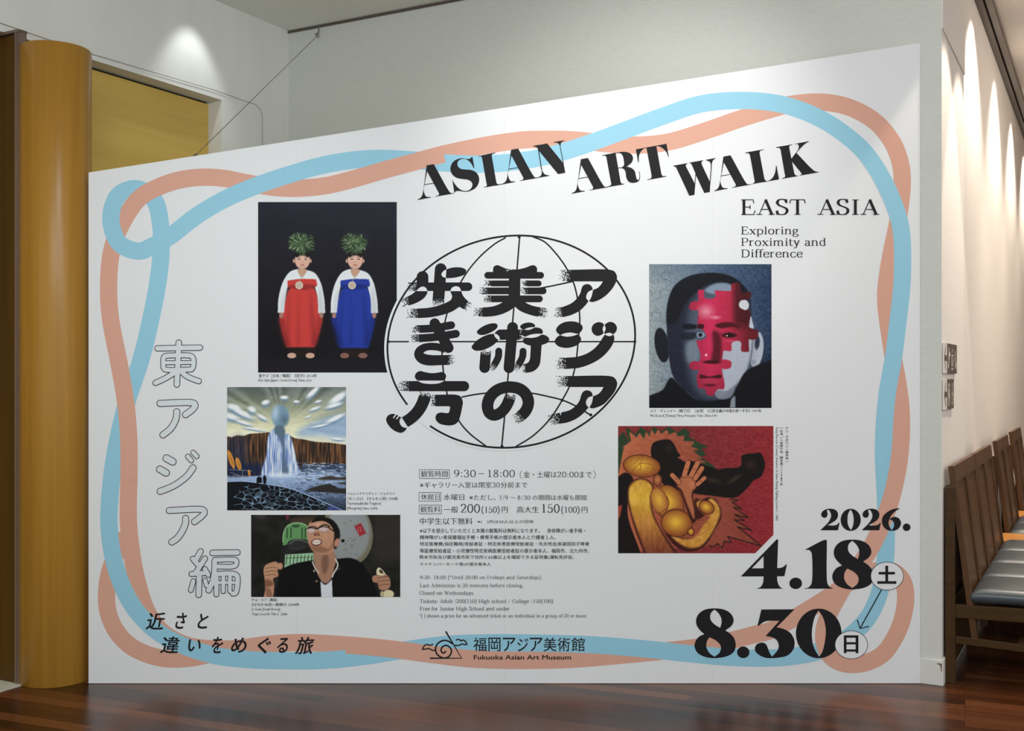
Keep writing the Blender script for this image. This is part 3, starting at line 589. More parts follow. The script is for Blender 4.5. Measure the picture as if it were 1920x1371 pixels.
# a, ji, a
Z = zoom(1020, 480, 8.567); s_ = 1/8.567
T.fill(Z('430,222c 1050,222 1130,250 1172,330 1155,420 1100,520 1000,630 880,710 770,742 722,728c 760,660 788,545c 860,515 910,465 945,410c 430,410c'), 6)
T.stroke(path(Z, '230,316c 440,316c'), 188*s_, 6, 'ff', (205*s_, 0), 28)
T.fill(Z('784,540c 770,500 740,465 690,452 630,475 600,530 585,590 530,680 440,760 300,820c 290,985c 420,955 560,890 650,810 716,726c 680,680 680,640 710,580'), 6)
T.stroke(path(Z, '145,915c 310,903c'), 164*s_, 6, 'ff', (160*s_, 0), 29)
title_done()
Z = zoom(1020, 590, 10.667); s_ = 1/10.667
T.fill(Z('240,300 290,220 400,155 540,135 680,160 765,225 770,290 720,360 662,387c 560,362 430,370 322,410c 260,360'), 6)
T.fill(Z('212,540 260,450 322,410c 430,440 560,432 670,398c 730,450 740,520 690,590 580,645 440,668 300,640 235,590'), 6)
T.fill(Z('950,290 985,200 1090,150 1170,170 1202,206c 1172,285 1194,372c 1130,415 1060,425 985,385'), 6)
T.fill(Z('1211,204c 1260,165 1330,145 1410,175 1458,255 1445,330 1387,397c 1305,362 1222,387c 1200,370c 1232,290'), 6)
T.fill(Z('1212,402c 1310,432 1390,400c 1408,480 1380,580 1290,720 1150,860 950,980 700,1065 450,1088c 440,862c 650,845 830,790 980,700 1090,590 1150,500'), 6)
T.stroke(path(Z, '225,980c 460,975c'), 225*s_, 6, 'ff', (225*s_, 0), 30)
title_done()
Z = zoom(1010, 690, 10.54); s_ = 1/10.54
T.fill(Z('590,160c 1390,160 1490,190 1550,290 1520,430 1400,600 1280,720 1150,780 1060,800 1002,782c 1050,690 1077,558c 1170,520 1240,450 1280,378c 590,378c'), 6)
T.stroke(path(Z, '335,269c 610,269c'), 218*s_, 6, 'ff', (260*s_, 0), 31)
T.fill(Z('1069,555c 1050,490 1010,455 950,442 880,470 840,540 810,640 740,740 620,830 450,880c 390,1105c 560,1080 750,1000 880,900 985,782c 940,720 940,650 990,580'), 6)
T.stroke(path(Z, '165,1045c 440,990c'), 210*s_, 6, 'ff', (260*s_, 0), 32)
title_done()

# --- outlined vertical line of characters down the left side
def outl(Zf, sc, items):
    O1 = Pr(); O2 = Pr()
    for txt, w in items:
        p = path(Zf, txt); O1.stroke(p, w/sc+0.3, 5); O2.stroke(p, w/sc-2.4, 6)
    O2.build('character_fill', 'ice', O1.build('outlined_character', 'black'))
outl(zoom(270, 620, 10.546), 10.546, [('690,240c 652,1065c', 125), ('268,352c 1108,337c', 120), ('383,640 385,560 415,505 480,496 880,492 945,508 978,560 972,720 940,765 880,770 480,778 415,765 387,720 383,640', 112), ('383,637c 972,630c', 88), ('640,790 560,860 430,940 230,1035', 118), ('720,790 830,890 960,955 1085,1000', 118)])
outl(zoom(270, 740, 6.854), 6.854, [('208,113c 610,104 650,118 655,150 620,195 535,258c', 88), ('422,220 415,300 370,400 320,460 245,518', 88)])
outl(zoom(270, 740, 6.854), 6.854, [('290,818c 370,862c', 98), ('205,960c 285,1005c', 95), ('565,795c 610,848c', 68), ('632,745c 680,793c', 68), ('632,942 560,1040 420,1150 310,1205 210,1243', 88)])
outl(zoom(290, 930, 6.856), 6.856, [('188,187c 590,173 632,185 640,215 605,260 513,332c', 85), ('400,290 395,360 345,470 290,545 222,592', 88)])
outl(zoom(290, 930, 6.856), 6.856, [
    ('592,712c 530,825c', 78), ('493,808c 578,905c', 76), ('648,805c 530,985c', 76), ('475,1003c 640,990c', 74), ('648,938c 690,1015c', 70), ('575,1000c 567,1270c', 82), ('497,1098c 467,1210c', 72), ('650,1085c 668,1150c', 66),
    ('745,733c 1065,727c', 80), ('775,830 768,980 742,1110 695,1212', 80), ('775,822c 1010,818 1050,830 1046,885 1010,905 800,908c', 70), ('790,1003c 1020,1003 1062,1030 1055,1210 1040,1248 1005,1255c', 74), ('795,1010c 795,1265c', 74), ('885,1010c 883,1228c', 64), ('970,1010c 968,1225c', 64), ('800,1114c 1055,1114c', 52)])

# --- museum emblem
Z = zoom(780, 1175, 5.818); lw = 17/5.818
EM = Pr()
EM.stroke(path(Z, '160,345c 498,345c 328,58c'), lw, 5)
EM.stroke(path(Z, '395,186 350,157 292,153 235,188 213,248 236,308 303,343 360,325 387,275 375,232 330,205 285,225 275,268 300,290 322,272'), lw, 5)
EM.stroke(path(Z, '212,259 178,258 140,240 72,248 100,202 130,195 150,205 182,193'), 14/5.818, 5)
EM.stroke(path(Z, '428,203 470,205 500,190 554,196 540,162 512,146 492,156 470,139 440,146'), 14/5.818, 5)
EM.build('museum_emblem', 'logo_black', label='black snail-like line emblem at the bottom centre')
# ------------------------------------------------------------------ lettering set in type
_fc = bpy.data.curves.new('type', 'FONT'); _fo = bpy.data.objects.new('type', _fc); COL.objects.link(_fo)
_cache = {}
def glyphs(txt, res=2):
    """triangles of a line of type, in em units"""
    if (txt, res) in _cache: return _cache[(txt, res)]
    _fc.body = txt; _fc.resolution_u = res; _fc.size = 1.0
    dg = bpy.context.evaluated_depsgraph_get(); dg.update()
    me = bpy.data.meshes.new_from_object(_fo.evaluated_get(dg))
    n = len(me.vertices); co = np.zeros(n*3); me.vertices.foreach_get('co', co); co = co.reshape(-1, 3)[:, :2].copy()
    tri = []
    for p in me.polygons:
        v = list(p.vertices)
        for i in range(1, len(v)-1): tri.append((v[0], v[i], v[i+1]))
    edge = {}
    for a, b, c in tri:
        for i, j in ((a, b), (b, c), (c, a)): edge[(i, j)] = 1
    nrm = np.zeros((n, 2))
    for (i, j) in edge:
        if (j, i) not in edge:
            d = co[j]-co[i]; l = np.hypot(*d)
            if l > 1e-9:
                k = np.array([d[1], -d[0]])/l; nrm[i] += k; nrm[j] += k
    ln = np.hypot(nrm[:, 0], nrm[:, 1])[:, None]; nrm = np.where(ln > 1e-6, nrm/np.maximum(ln, 1e-6), 0)
    # orientation: outward for counter-clockwise triangles
    a, b, c = (co[list(t)] for t in zip(*tri)) if tri else (co, co, co)
    if tri and np.sum((b-a)[:, 0]*(c-a)[:, 1]-(b-a)[:, 1]*(c-a)[:, 0]) < 0: nrm = -nrm
    bpy.data.meshes.remove(me)
    _cache[(txt, res)] = (co, tri, nrm); return _cache[(txt, res)]
def type_fit(pr, txt, x0, y0, x1, y1, layer=5, kx=0.0, ky=0.0, shear=0.0, res=2, rot=False, keep=False):
    co, tri, nrm = glyphs(txt, res)
    if not tri: return
    P = co + nrm*np.array([kx, ky])
    lo = P.min(0); hi = P.max(0); U = (P-lo)/np.maximum(hi-lo, 1e-6)
    if rot:      # turned a quarter clockwise: runs downwards
        X = x1-U[:, 1]*0-(1-U[:, 1])*(x1-x0); X = x0+U[:, 1]*(x1-x0); Y = y0+U[:, 0]*(y1-y0)
    else:
        X = x0+U[:, 0]*(x1-x0)+shear*(U[:, 1]-0.5)*(y1-y0); Y = y1-U[:, 1]*(y1-y0)
    pr.tris(list(zip(X, Y)), tri, layer)
def mincho(pr, txt, x0, y0, x1, y1, **k): type_fit(pr, txt, x0, y0, x1, y1, kx=0.004, ky=-0.013, **k)

# --- a small serif alphabet drawn with a broad pen: units of cap height, baseline 0
X = 0.69
SER = {
 'E': (0.74, ['|.17,0 .17,1', '-.05,.985 .62,.985', '-.05,.015 .66,.015', '-.17,.51 .46,.51', '/.60,.985 .64,.74', '/.64,.015 .70,.29', '/.46,.38 .46,.64'], [(.05, .29, 0), (.05, .29, 1)]),
 'P': (0.70, ['|.17,0 .17,1', '~.17,.985 .40,.985 .56,.93 .60,.75 .55,.56 .40,.49 .17,.49'], [(.04, .34, 0), (.04, .25, 1)]),
 'D': (0.84, ['|.17,0 .17,1', '~.17,.985 .40,.985 .62,.88 .72,.50 .62,.12 .40,.015 .17,.015'], [(.04, .25, 0), (.04, .25, 1)]),
 'U': (0.84, ['~.17,1c .17,.35c .20,.12 .40,.0 .60,.10 .66,.35c .66,1c'], [(.04, .31, 1), (.54, .78, 1)]),
 'F': (0.68, ['|.17,0 .17,1', '-.05,.985 .62,.985', '-.17,.51 .46,.51', '/.60,.985 .63,.74', '/.46,.38 .46,.64'], [(.04, .33, 0), (.04, .29, 1)]),
 'S': (0.62, ['~.51,.78 .46,.93 .31,.99 .15,.92 .10,.76 .18,.61 .36,.50 .51,.38 .54,.22 .45,.06 .28,.01 .13,.07 .08,.25', '/.51,.74 .52,1.0', '/.075,.0 .08,.28'], []),
 'L': (0.66, ['|.17,0 .17,1', '-.05,.015 .60,.015', '/.60,.015 .64,.29'], [(.04, .29, 0), (.04, .31, 1)]),
 'A': (0.80, ['/.13,0 .41,1', '|.40,1 .68,0', '-.22,.35 .55,.35'], [(.02, .26, 0), (.54, .80, 0)]),
 'C': (0.76, ['~.66,.72 .58,.93 .40,.99 .18,.86 .09,.50 .18,.13 .40,.01 .58,.08 .68,.27', '/.66,.68 .67,1.0'], []),
 'W': (1.12, ['|.16,1 .38,0', '/.37,0 .57,1', '|.55,1 .77,0', '/.76,0 .97,1'], [(.03, .29, 1), (.86, 1.09, 1)]),
 'T': (0.76, ['|.38,0 .38,1', '-.06,.985 .70,.985', '/.04,.74 .08,.985', '/.68,.985 .72,.74'], [(.25, .51, 0)]),
 'H': (0.88, ['|.17,0 .17,1', '|.71,0 .71,1', '-.17,.51 .71,.51'], [(.04, .30, 0), (.04, .30, 1), (.58, .84, 0), (.58, .84, 1)]),
 'J': (0.48, ['~.30,1c .30,.25c .26,.03 .14,-.06 .05,.0'], [(.16, .44, 1)]),
 'I': (0.42, ['|.21,0 .21,1'], [(.08, .34, 0), (.08, .34, 1)]),
 'K': (0.82, ['|.17,0 .17,1', '/.2,.42 .62,1', '|.34,.58 .66,0'], [(.04, .3, 0), (.04, .3, 1), (.5, .72, 1), (.54, .8, 0)]),
 'a': (0.58, ['~.11,.52 .16,.64 .29,.68 .41,.60 .41,.42c .41,.10c .45,.02 .55,.05', '~.41,.40 .20,.33 .09,.18 .14,.03 .27,.01 .41,.13'], []),
 'b': (0.64, ['|.14,.04 .14,1.02', '~.14,.55 .28,.68 .46,.62 .54,.34 .46,.06 .28,.0 .14,.10'], [(.03, .14, 1.0)]),
 'c': (0.55, ['~.47,.54 .40,.66 .28,.68 .13,.56 .08,.34 .14,.10 .28,.0 .42,.04 .50,.15'], []),
 'd': (0.65, ['|.49,.03 .49,1.02', '~.49,.55 .36,.68 .18,.62 .09,.34 .18,.06 .35,.0 .49,.12'], [(.38, .49, 1.0), (.49, .61, .015)]),
 'e': (0.56, ['-.11,.37 .49,.37', '~.49,.37 .46,.60 .30,.68 .14,.58 .08,.34 .15,.08 .30,.0 .43,.05 .50,.16'], []),
 'f': (0.36, ['~.16,0c .16,.78c .20,.98 .32,1.03 .42,.95', '-.04,.66 .33,.66'], [(.05, .29, 0)]),
 'g': (0.60, ['~.27,.67 .14,.61 .10,.45 .15,.29 .27,.24 .39,.30 .43,.46 .39,.61 .27,.67', '-.40,.62 .55,.66', '~.18,.26 .10,.14 .18,.03 .40,.01 .52,-.09 .46,-.25 .26,-.31 .09,-.23 .08,-.09 .20,.02'], []),
 'h': (0.69, ['|.14,0 .14,1.02', '~.14,.50 .26,.65 .40,.68 .50,.58 .51,.40c .51,0c'], [(.03, .25, 0), (.03, .14, 1.0), (.40, .62, 0)]),
 'i': (0.34, ['|.17,0 .17,.68', 'o.165,.91'], [(.05, .29, 0), (.05, .17, .66)]),
 'k': (0.66, ['|.14,0 .14,1.02', '/.16,.25 .48,.66', '|.28,.40 .52,0'], [(.03, .25, 0), (.03, .14, 1.0), (.38, .58, .66), (.42, .64, 0)]),
 'l': (0.33, ['|.16,0 .16,1.02'], [(.04, .28, 0), (.04, .16, 1.0)]),
 'm': (1.02, ['|.14,0 .14,.68', '~.14,.50 .26,.65 .38,.68 .47,.58 .48,.40c .48,0c', '~.48,.50 .60,.65 .72,.68 .81,.58 .82,.40c .82,0c'], [(.03, .25, 0), (.03, .14, .66), (.38, .59, 0), (.72, .94, 0)]),
 'n': (0.69, ['|.14,0 .14,.68', '~.14,.50 .26,.65 .40,.68 .50,.58 .51,.40c .51,0c'], [(.03, .25, 0), (.03, .14, .66), (.40, .62, 0)]),
 'o': (0.63, ['~.315,.68 .16,.60 .09,.34 .16,.08 .315,.0 .47,.08 .54,.34 .47,.60 .315,.68'], []),
 'p': (0.66, ['|.14,-.30 .14,.68', '~.14,.55 .30,.68 .48,.60 .56,.34 .47,.07 .30,.0 .14,.10'], [(.02, .28, -.30), (.03, .14, .66)]),
 'r': (0.49, ['|.14,0 .14,.68', '~.14,.48 .22,.62 .33,.67 .42,.62'], [(.03, .28, 0), (.03, .14, .66)]),
 's': (0.48, ['~.38,.53 .33,.65 .22,.68 .11,.62 .10,.49 .22,.38 .36,.28 .40,.15 .33,.03 .21,.0 .10,.05 .08,.18'], []),
 't': (0.40, ['~.16,.88c .16,.18c .19,.03 .28,.0 .37,.06', '-.04,.66 .35,.66'], []),
 'u': (0.69, ['~.14,.66c .14,.22c .18,.05 .28,.0 .40,.06 .51,.18', '|.51,0 .51,.68'], [(.03, .14, .66), (.40, .51, .66), (.51, .63, .015)]),
 'v': (0.62, ['|.12,.67 .32,0', '/.31,0 .50,.67'], [(.02, .24, .66), (.40, .60, .66)]),
 'w': (0.92, ['|.12,.67 .29,0', '/.28,0 .46,.67', '|.45,.67 .63,0', '/.62,0 .79,.67'], [(.02, .24, .66), (.69, .90, .66)]),
 'x': (0.64, ['|.13,.66 .50,0', '/.12,0 .50,.66'], [(.03, .25, .66), (.39, .60, .66), (.03, .23, 0), (.38, .62, 0)]),
 'y': (0.62, ['|.12,.67 .33,0', '~.50,.67c .30,-.08c .22,-.27 .12,-.30 .06,-.24'], [(.02, .24, .66), (.40, .60, .66)]),
 '0': (0.62, ['~.31,1 .15,.85 .09,.5 .15,.15 .31,0 .47,.15 .53,.5 .47,.85 .31,1'], []),
 '1': (0.62, ['|.32,0 .32,1', '/.18,.88 .32,.99'], [(.18, .46, 0)]),
 '2': (0.62, ['~.11,.74 .14,.92 .30,1 .46,.90 .49,.72 .40,.50 .24,.26 .10,.03', '-.10,.03 .50,.03', '/.50,.03 .53,.22'], []),
 '3': (0.62, ['~.12,.80 .18,.96 .32,1 .45,.90 .46,.70 .34,.54 .24,.53', '~.26,.53 .42,.46 .51,.28 .43,.06 .27,0 .13,.06 .09,.22'], []),
 '4': (0.62, ['|.38,0 .38,1', '/.38,1 .06,.28', '-.06,.28 .56,.28'], [(.25, .50, 0)]),
 '5': (0.62, ['/.16,.98 .13,.52', '-.16,.97 .48,.97', '~.13,.52 .26,.62 .42,.56 .51,.32 .42,.07 .26,0 .13,.06 .09,.20'], []),
 '6': (0.62, ['~.47,.92 .28,.88 .14,.62 .10,.32 .17,.07 .31,0 .46,.09 .52,.32 .45,.54 .31,.60 .16,.50 .11,.36'], []),
 '7': (0.62, ['-.10,.97 .52,.97', '~.52,.97 .34,.55 .27,0', '/.10,.97 .08,.78'], []),
 '8': (0.62, ['~.31,1 .18,.92 .14,.76 .22,.60 .40,.46 .50,.26 .44,.06 .31,0 .17,.06 .11,.25 .20,.45 .40,.60 .47,.77 .43,.93 .31,1'], []),
 '9': (0.62, ['~.15,.08 .34,.12 .48,.38 .52,.68 .45,.93 .31,1 .16,.91 .10,.68 .17,.46 .31,.40 .46,.50 .51,.64'], []),
 ':': (0.34, ['o.17,.10', 'o.17,.58'], []), '.': (0.30, ['o.14,.07'], []), ',': (.3, ['o.14,.07', '/.17,.05 .1,-.16'], []),
 '(': (0.42, ['~.36,1.12 .20,.85 .14,.42 .20,0 .36,-.25'], []), ')': (0.42, ['~.06,1.12 .22,.85 .28,.42 .22,0 .06,-.25'], []),
 '*': (0.44, ['/.22,.62 .22,1.0', '/.06,.72 .38,.92', '/.06,.92 .38,.72'], []), '\\': (0.42, ['/.06,1.05 .36,-.12'], []), '/': (0.52, ['/.08,-.15 .44,1.05'], []),
 '-': (0.42, ['-.06,.36 .36,.36'], []), '~': (.9, ['~.06,.38 .25,.5 .45,.42 .65,.34 .84,.46'], []), ' ': (0.36, [], []),
}
def serif(pr, txt, x0, x1, ytop, ybase, layer=5, thick=0.125, thin=0.045, space=0.0, sx=None):
    H = ybase-ytop; adv = [SER[c][0]+space for c in txt]; tot = sum(adv)-space
    # the side bearings of the first and last letters are about .05
    k = (x1-x0)/(tot-0.08)
    def tr(x, y, pen): return (x0+(pen+x-0.04)*k, ybase-y*H)
    pen = 0.0
    for c, a in zip(txt, adv):
        for s in SER[c][1]:
            kind, body = s[0], s[1:]
            pts = []; cor = []
            for tkn in body.split():
                cc_ = tkn.endswith('c'); u, v = tkn.rstrip('c').split(','); pts.append((float(u), float(v))); cor.append(cc_)
            Q = [tr(u, v, pen) for u, v in pts]
            if kind == 'o': pr.disc(Q[0][0], Q[0][1], thick*H*.62, thick*H*.62, layer, 12); continue
            if kind in '|': pr.stroke(Q, thick*H, layer, 'ff')
            elif kind == '-': pr.stroke(Q, thin*H, layer, 'ff')
            elif kind == '/': pr.stroke(Q, thin*H*1.15, layer, 'ff')
            else:
                if any(cor):
                    cor[0] = cor[-1] = True; R_ = []; i = 0
                    while i < len(Q)-1:
                        j = i+1
                        while not cor[j]: j += 1
                        R_ += catmull(Q[i:j+1], False, max(H*.10, .4))[:-1]; i = j
                    Q = R_+[Q[-1]]
                else: Q = catmull(Q, False, max(H*.10, .4))
                d = np.gradient(np.array(Q), axis=0); d /= np.maximum(np.hypot(d[:, 0], d[:, 1])[:, None], 1e-9)
                pr.stroke(Q, (thin+(thick-thin)*np.abs(d[:, 1])**1.4)*H, layer, 'ff')
        for a0, a1, y in SER[c][2]:
            yy = min(max(y, thin/2-(.3 if y < 0 else 0)), 1.02-thin/2) if y not in (0, 1) else (thin/2 if y == 0 else 1-thin/2)
            pr.stroke([tr(a0, yy, pen), tr(a1, yy, pen)], thin*H, layer, 'ff')
        pen += SER[c][0]+space

# --- EAST ASIA and the English subtitle
es = Pr(); z0 = lambda x: 1380+x/6.857
zy = lambda y: 365+y/6.857
for c, a, b in (('E', 65, 245), ('A', 268, 487), ('S', 512, 668), ('T', 690, 890), ('A', 1052, 1277), ('S', 1293, 1450), ('I', 1480, 1587), ('A', 1605, 1828)):
    serif(es, c, z0(a), z0(b), zy(64 if c != 'S' else 58), zy(260), thick=0.19, thin=0.055)
    if c == 'T': es.build('region_word', 'black'); es = Pr()
es.build('region_word', 'black')
sb = Pr()
for txt, a, b, y0, y1 in (('Exploring', 65, 803, 413, 510), ('Proximity and', 65, 1155, 560, 658), ('Difference', 65, 852, 707, 806)):
    sb = Pr(); serif(sb, txt, z0(a), z0(b), zy(y0), zy(y1), thick=0.155, thin=0.06); sb.build('subtitle_line', 'black')

# --- slanted Japanese subtitle at the lower left
js = Pr(); zf = lambda x, y: (260+x/5.486, 1130+y/5.486)
for ch, a, y0, b, y1 in (('近', 75, 102, 280, 280), ('さ', 372, 104, 500, 270), ('と', 602, 112, 728, 268),
                       ('違', 222, 348, 432, 522), ('い', 497, 378, 655, 502), ('を', 742, 352, 880, 522), ('め', 945, 360, 1125, 516), ('ぐ', 1212, 360, 1372, 525), ('る', 1415, 362, 1552, 518), ('旅', 1612, 352, 1812, 532)):
    x0, yy0 = zf(a, y0); x1, yy1 = zf(b, y1)
    js = Pr()
    type_fit(js, ch, x0+2.2, yy0, x1-2.2, yy1, kx=0.019, ky=0.015, shear=0.20, res=4)
    js.build('tagline_character', 'black')

# --- opening hours and prices
I1 = Pr(); jx = lambda x: 770+x/5.333
jy = lambda y: 870+y/5.333
def frame(x0, y0, x1, y1):
    p = [(jx(x0), jy(y0)), (jx(x1), jy(y0)), (jx(x1), jy(y1)), (jx(x0), jy(y1)), (jx(x0), jy(y0))]
    for a, b in zip(p, p[1:]): I1.stroke([a, b], 0.75, 5, 'ff')
def mj(txt, x0, y0, x1, y1): mincho(I1, txt, jx(x0), jy(y0), jx(x1), jy(y1))
def sj(txt, x0, y0, x1, y1, th=0.13): serif(I1, txt, jx(x0), jx(x1), jy(y0), jy(y1), thick=th, thin=0.05)
frame(87, 57, 387, 145); mj('観覧時間', 104, 69, 372, 131); sj('9:30', 432, 60, 652, 131); I1.stroke([(jx(675), jy(97)), (jx(738), jy(97))], 0.8, 5, 'ff'); sj('18:00', 762, 60, 1042, 131)
sj('(', 1085, 74, 1118, 132, .07); mj('金・土曜は', 1128, 74, 1460, 138); sj('20:00', 1466, 78, 1678, 134); mj('まで', 1688, 76, 1812, 138); sj(')', 1822, 74, 1856, 132, .07)
mj('※ギャラリー入室は閉室', 92, 180, 808, 240); sj('30', 816, 186, 892, 234); mj('分前まで', 902, 180, 1166, 240)
frame(85, 285, 302, 372); mj('休館日', 103, 299, 291, 359); mj('水曜日', 330, 301, 536, 363); mj('※ただし、', 587, 310, 850, 362); sj('7/9', 885, 316, 972, 358); mj('～', 1000, 330, 1044, 344); sj('8/30', 1068, 316, 1196, 358)
mj('の期間は水曜も開館', 1218, 309, 1762, 363)
frame(85, 412, 308, 498); mj('観覧料', 99, 424, 298, 484); mj('一般', 332, 424, 476, 489); sj('200', 500, 402, 693, 487); sj('(150)', 706, 428, 892, 487); mj('円', 912, 430, 970, 489)
mj('高大生', 1062, 425, 1283, 489); sj('150', 1303, 402, 1489, 487); sj('(100)', 1503, 428, 1692, 487); mj('円', 1709, 430, 1768, 489)
mj('中学生以下無料', 92, 539, 620, 606); type_fit(I1, '※(　)内は20人以上の団体', jx(668), jy(560), jx(1230), jy(598))
for txt, x0, y0, x1, y1 in (('※以下を提示していただくと本展の観覧料は無料になります。　身体障がい者手帳・', 93, 645, 1745, 690),
    ('精神障がい者保健福祉手帳・療育手帳の提示者本人と介護者１人、', 92, 712, 1450, 755),
    ('特定医療費(指定難病)受給者証・特定疾患医療受給者証・先天性血液凝固因子障害', 92, 780, 1785, 825),
    ('等医療受給者証・小児慢性特定疾病医療受給者証の提示者本人、福岡市、北九州市、', 92, 847, 1785, 890),
    ('熊本市民及び鹿児島市民で住所と65歳以上を確認できる証明書(運転免許証、', 88, 912, 1635, 957),
    ('マイナンバーカード等)の提示者本人', 92, 985, 803, 1024)):
    type_fit(I1, txt, jx(x0), jy(y0), jx(x1), jy(y1), kx=0.008, ky=0.004)
I1.build('visitor_information', 'grey', label='small Japanese opening hours and prices')
I2 = Pr(); ey = lambda y: 1060+y/5.333
for txt, x0, x1, y0, y1, th in (('9:30- 18:00 (*Until 20:00 on Fridays and Saturdays)', 93, 1306, 104, 138, .13), ('Last Admission is 30 minutes before closing.', 93, 1130, 184, 219, .13),
    ('Closed on Wednesdays', 88, 625, 259, 295, .13), ('Tickets: Adult \\200(150) High school / College \\150(100)', 92, 1425, 341, 377, .13),
    ('Free for Junior High School and under', 92, 990, 416, 452, .13), ('*( ) shows a price for an advanced ticket or an individual in a group of 20 or more.', 88, 1766, 488, 522, .12)):
    serif(I2, txt, jx(x0), jx(x1), ey(y0), ey(y1), thick=th, thin=0.055)
I2.build('visitor_information', 'grey', label='small English opening hours and prices')

# --- museum name
mn = Pr(); lx = lambda x: 780+x/5.818
ly = lambda y: 1175+y/5.818
for ch, a, b in zip('福岡アジア美術館', (625, 790, 948, 1105, 1242, 1390, 1545, 1695), (770, 922, 1085, 1225, 1380, 1532, 1680, 1842)):
    type_fit(mn, ch, lx(a), ly(120 if ch not in 'ジ' else 128), lx(b), ly(270), kx=0.006, ky=0.006, res=3)
type_fit(mn, 'Fukuoka Asian Art Museum', lx(630), ly(310), lx(1692), ly(360), kx=0.022, ky=0.012, res=3)
mn.build('museum_lettering', 'logo_black', label='museum name in Japanese and English')

# --- captions
def caption(name, ox, oy, sc, rows, label):
    c = Pr()
    for txt, x0, y0, x1, y1, sh in rows: type_fit(c, txt, ox+x0/sc, oy+y0/sc, ox+x1/sc, oy+y1/sc, shear=sh, res=1, kx=0.006, ky=0.004)
    c.build('caption', 'grey', label=label)
caption('c', 470, 370, 3.917, [('金サジ［日本／韓国］《双子》2016年', 60, 1298, 485, 1323, 0), ('Kim Sajik [Japan / South Korea]', 58, 1334, 340, 1358, 0), ('Twins,', 349, 1334, 402, 1356, .2), ('2016', 408, 1335, 447, 1354, 0)], 'caption under the picture of two figures')
caption('c', 410, 710, 5.272, [('ツェレンナドミディン・ツェグミド', 1275, 1122, 1740, 1151, 0), ('［モンゴル］《オルホン河》1993年', 1277, 1170, 1772, 1204, 0), ('Tserennadmidin Tsegmed', 1272, 1219, 1603, 1256, 0), ('[Mongolia]', 1272, 1268, 1410, 1302, 0), ('Orkhon,', 1420, 1270, 1490, 1298, .2), ('1993', 1503, 1272, 1568, 1297, 0)], 'caption beside the waterfall picture')
caption('c', 450, 950, 6.0, [('チョ・スプ［韓国］', 132, 1032, 420, 1066, 0), ('《かなわぬ恋―無題5》2004年', 132, 1084, 668, 1120, 0), ('Jo Seub [South Korea]', 130, 1139, 450, 1176, 0), ('Tragic Love-No Title 5,', 134, 1194, 440, 1230, .2), ('2004', 460, 1196, 530, 1225, 0)], 'caption under the picture of a shouting man')
caption('c', 1190, 480, 4.422, [('メイ・ディンイー（梅丁衍）［台湾］《三民主義が中国を統一する》1991年', 130, 1270, 1050, 1299, 0), ('Mei Dean-E [Taiwan]', 130, 1313, 340, 1340, 0), ('Three Principles Unite China,', 348, 1313, 636, 1340, .2), ('1991', 643, 1315, 682, 1335, 0)], 'caption under the picture of a face')
cv = Pr(); vx = lambda x: 1140+x/4.897
vy = lambda y: 780+y/4.897
def vertical(txt, x0, x1, y0, y1):
    n = len(txt); st = (y1-y0)/n
    for i, ch in enumerate(txt):
        a, b = vy(y0+st*i), vy(y0+st*(i+1)); m_ = (b-a)*.08
        u0, u1 = vx(x0), vx(x1)
        if ch in '［］（）《》': type_fit(cv, ch, u0, a+(b-a)*.35, u1, a+(b-a)*.75, rot=True, res=1)
        elif ch == '・': type_fit(cv, ch, (u0+u1)/2-.6, (a+b)/2-.6, (u0+u1)/2+.6, (a+b)/2+.6, res=1)
        else:
            w = .16 if ch in '1Ⅰ' else .62 if ch in '987' else .8 if ch in 'リ' else 1.0
            cxm = (u0+u1)/2; type_fit(cv, ch, cxm-(u1-u0)/2*w, a+m_, cxm+(u1-u0)/2*w, b-m_, res=1, kx=.005, ky=.005)
vertical('ヤン・マオリン（楊茂林）', 1628, 1656, 98, 432)
vertical('［台湾］《遊戯行為・闘争篇Ⅰ》1987年', 1578, 1606, 98, 642)
type_fit(cv, 'Yang Mao-Lin [Taiwan]', vx(1534), vy(100), vx(1562), vy(370), rot=True, res=1)
type_fit(cv, 'Behavior of Game Playing: Fighting Section I,', vx(1534), vy(385), vx(1562), vy(885), rot=True, res=1)
type_fit(cv, '1987', vx(1537), vy(905), vx(1560), vy(962), rot=True, res=1)
cv.build('caption', 'grey', label='vertical caption beside the red picture')
COL.objects.unlink(_fo); bpy.data.objects.remove(_fo); bpy.data.curves.remove(_fc)
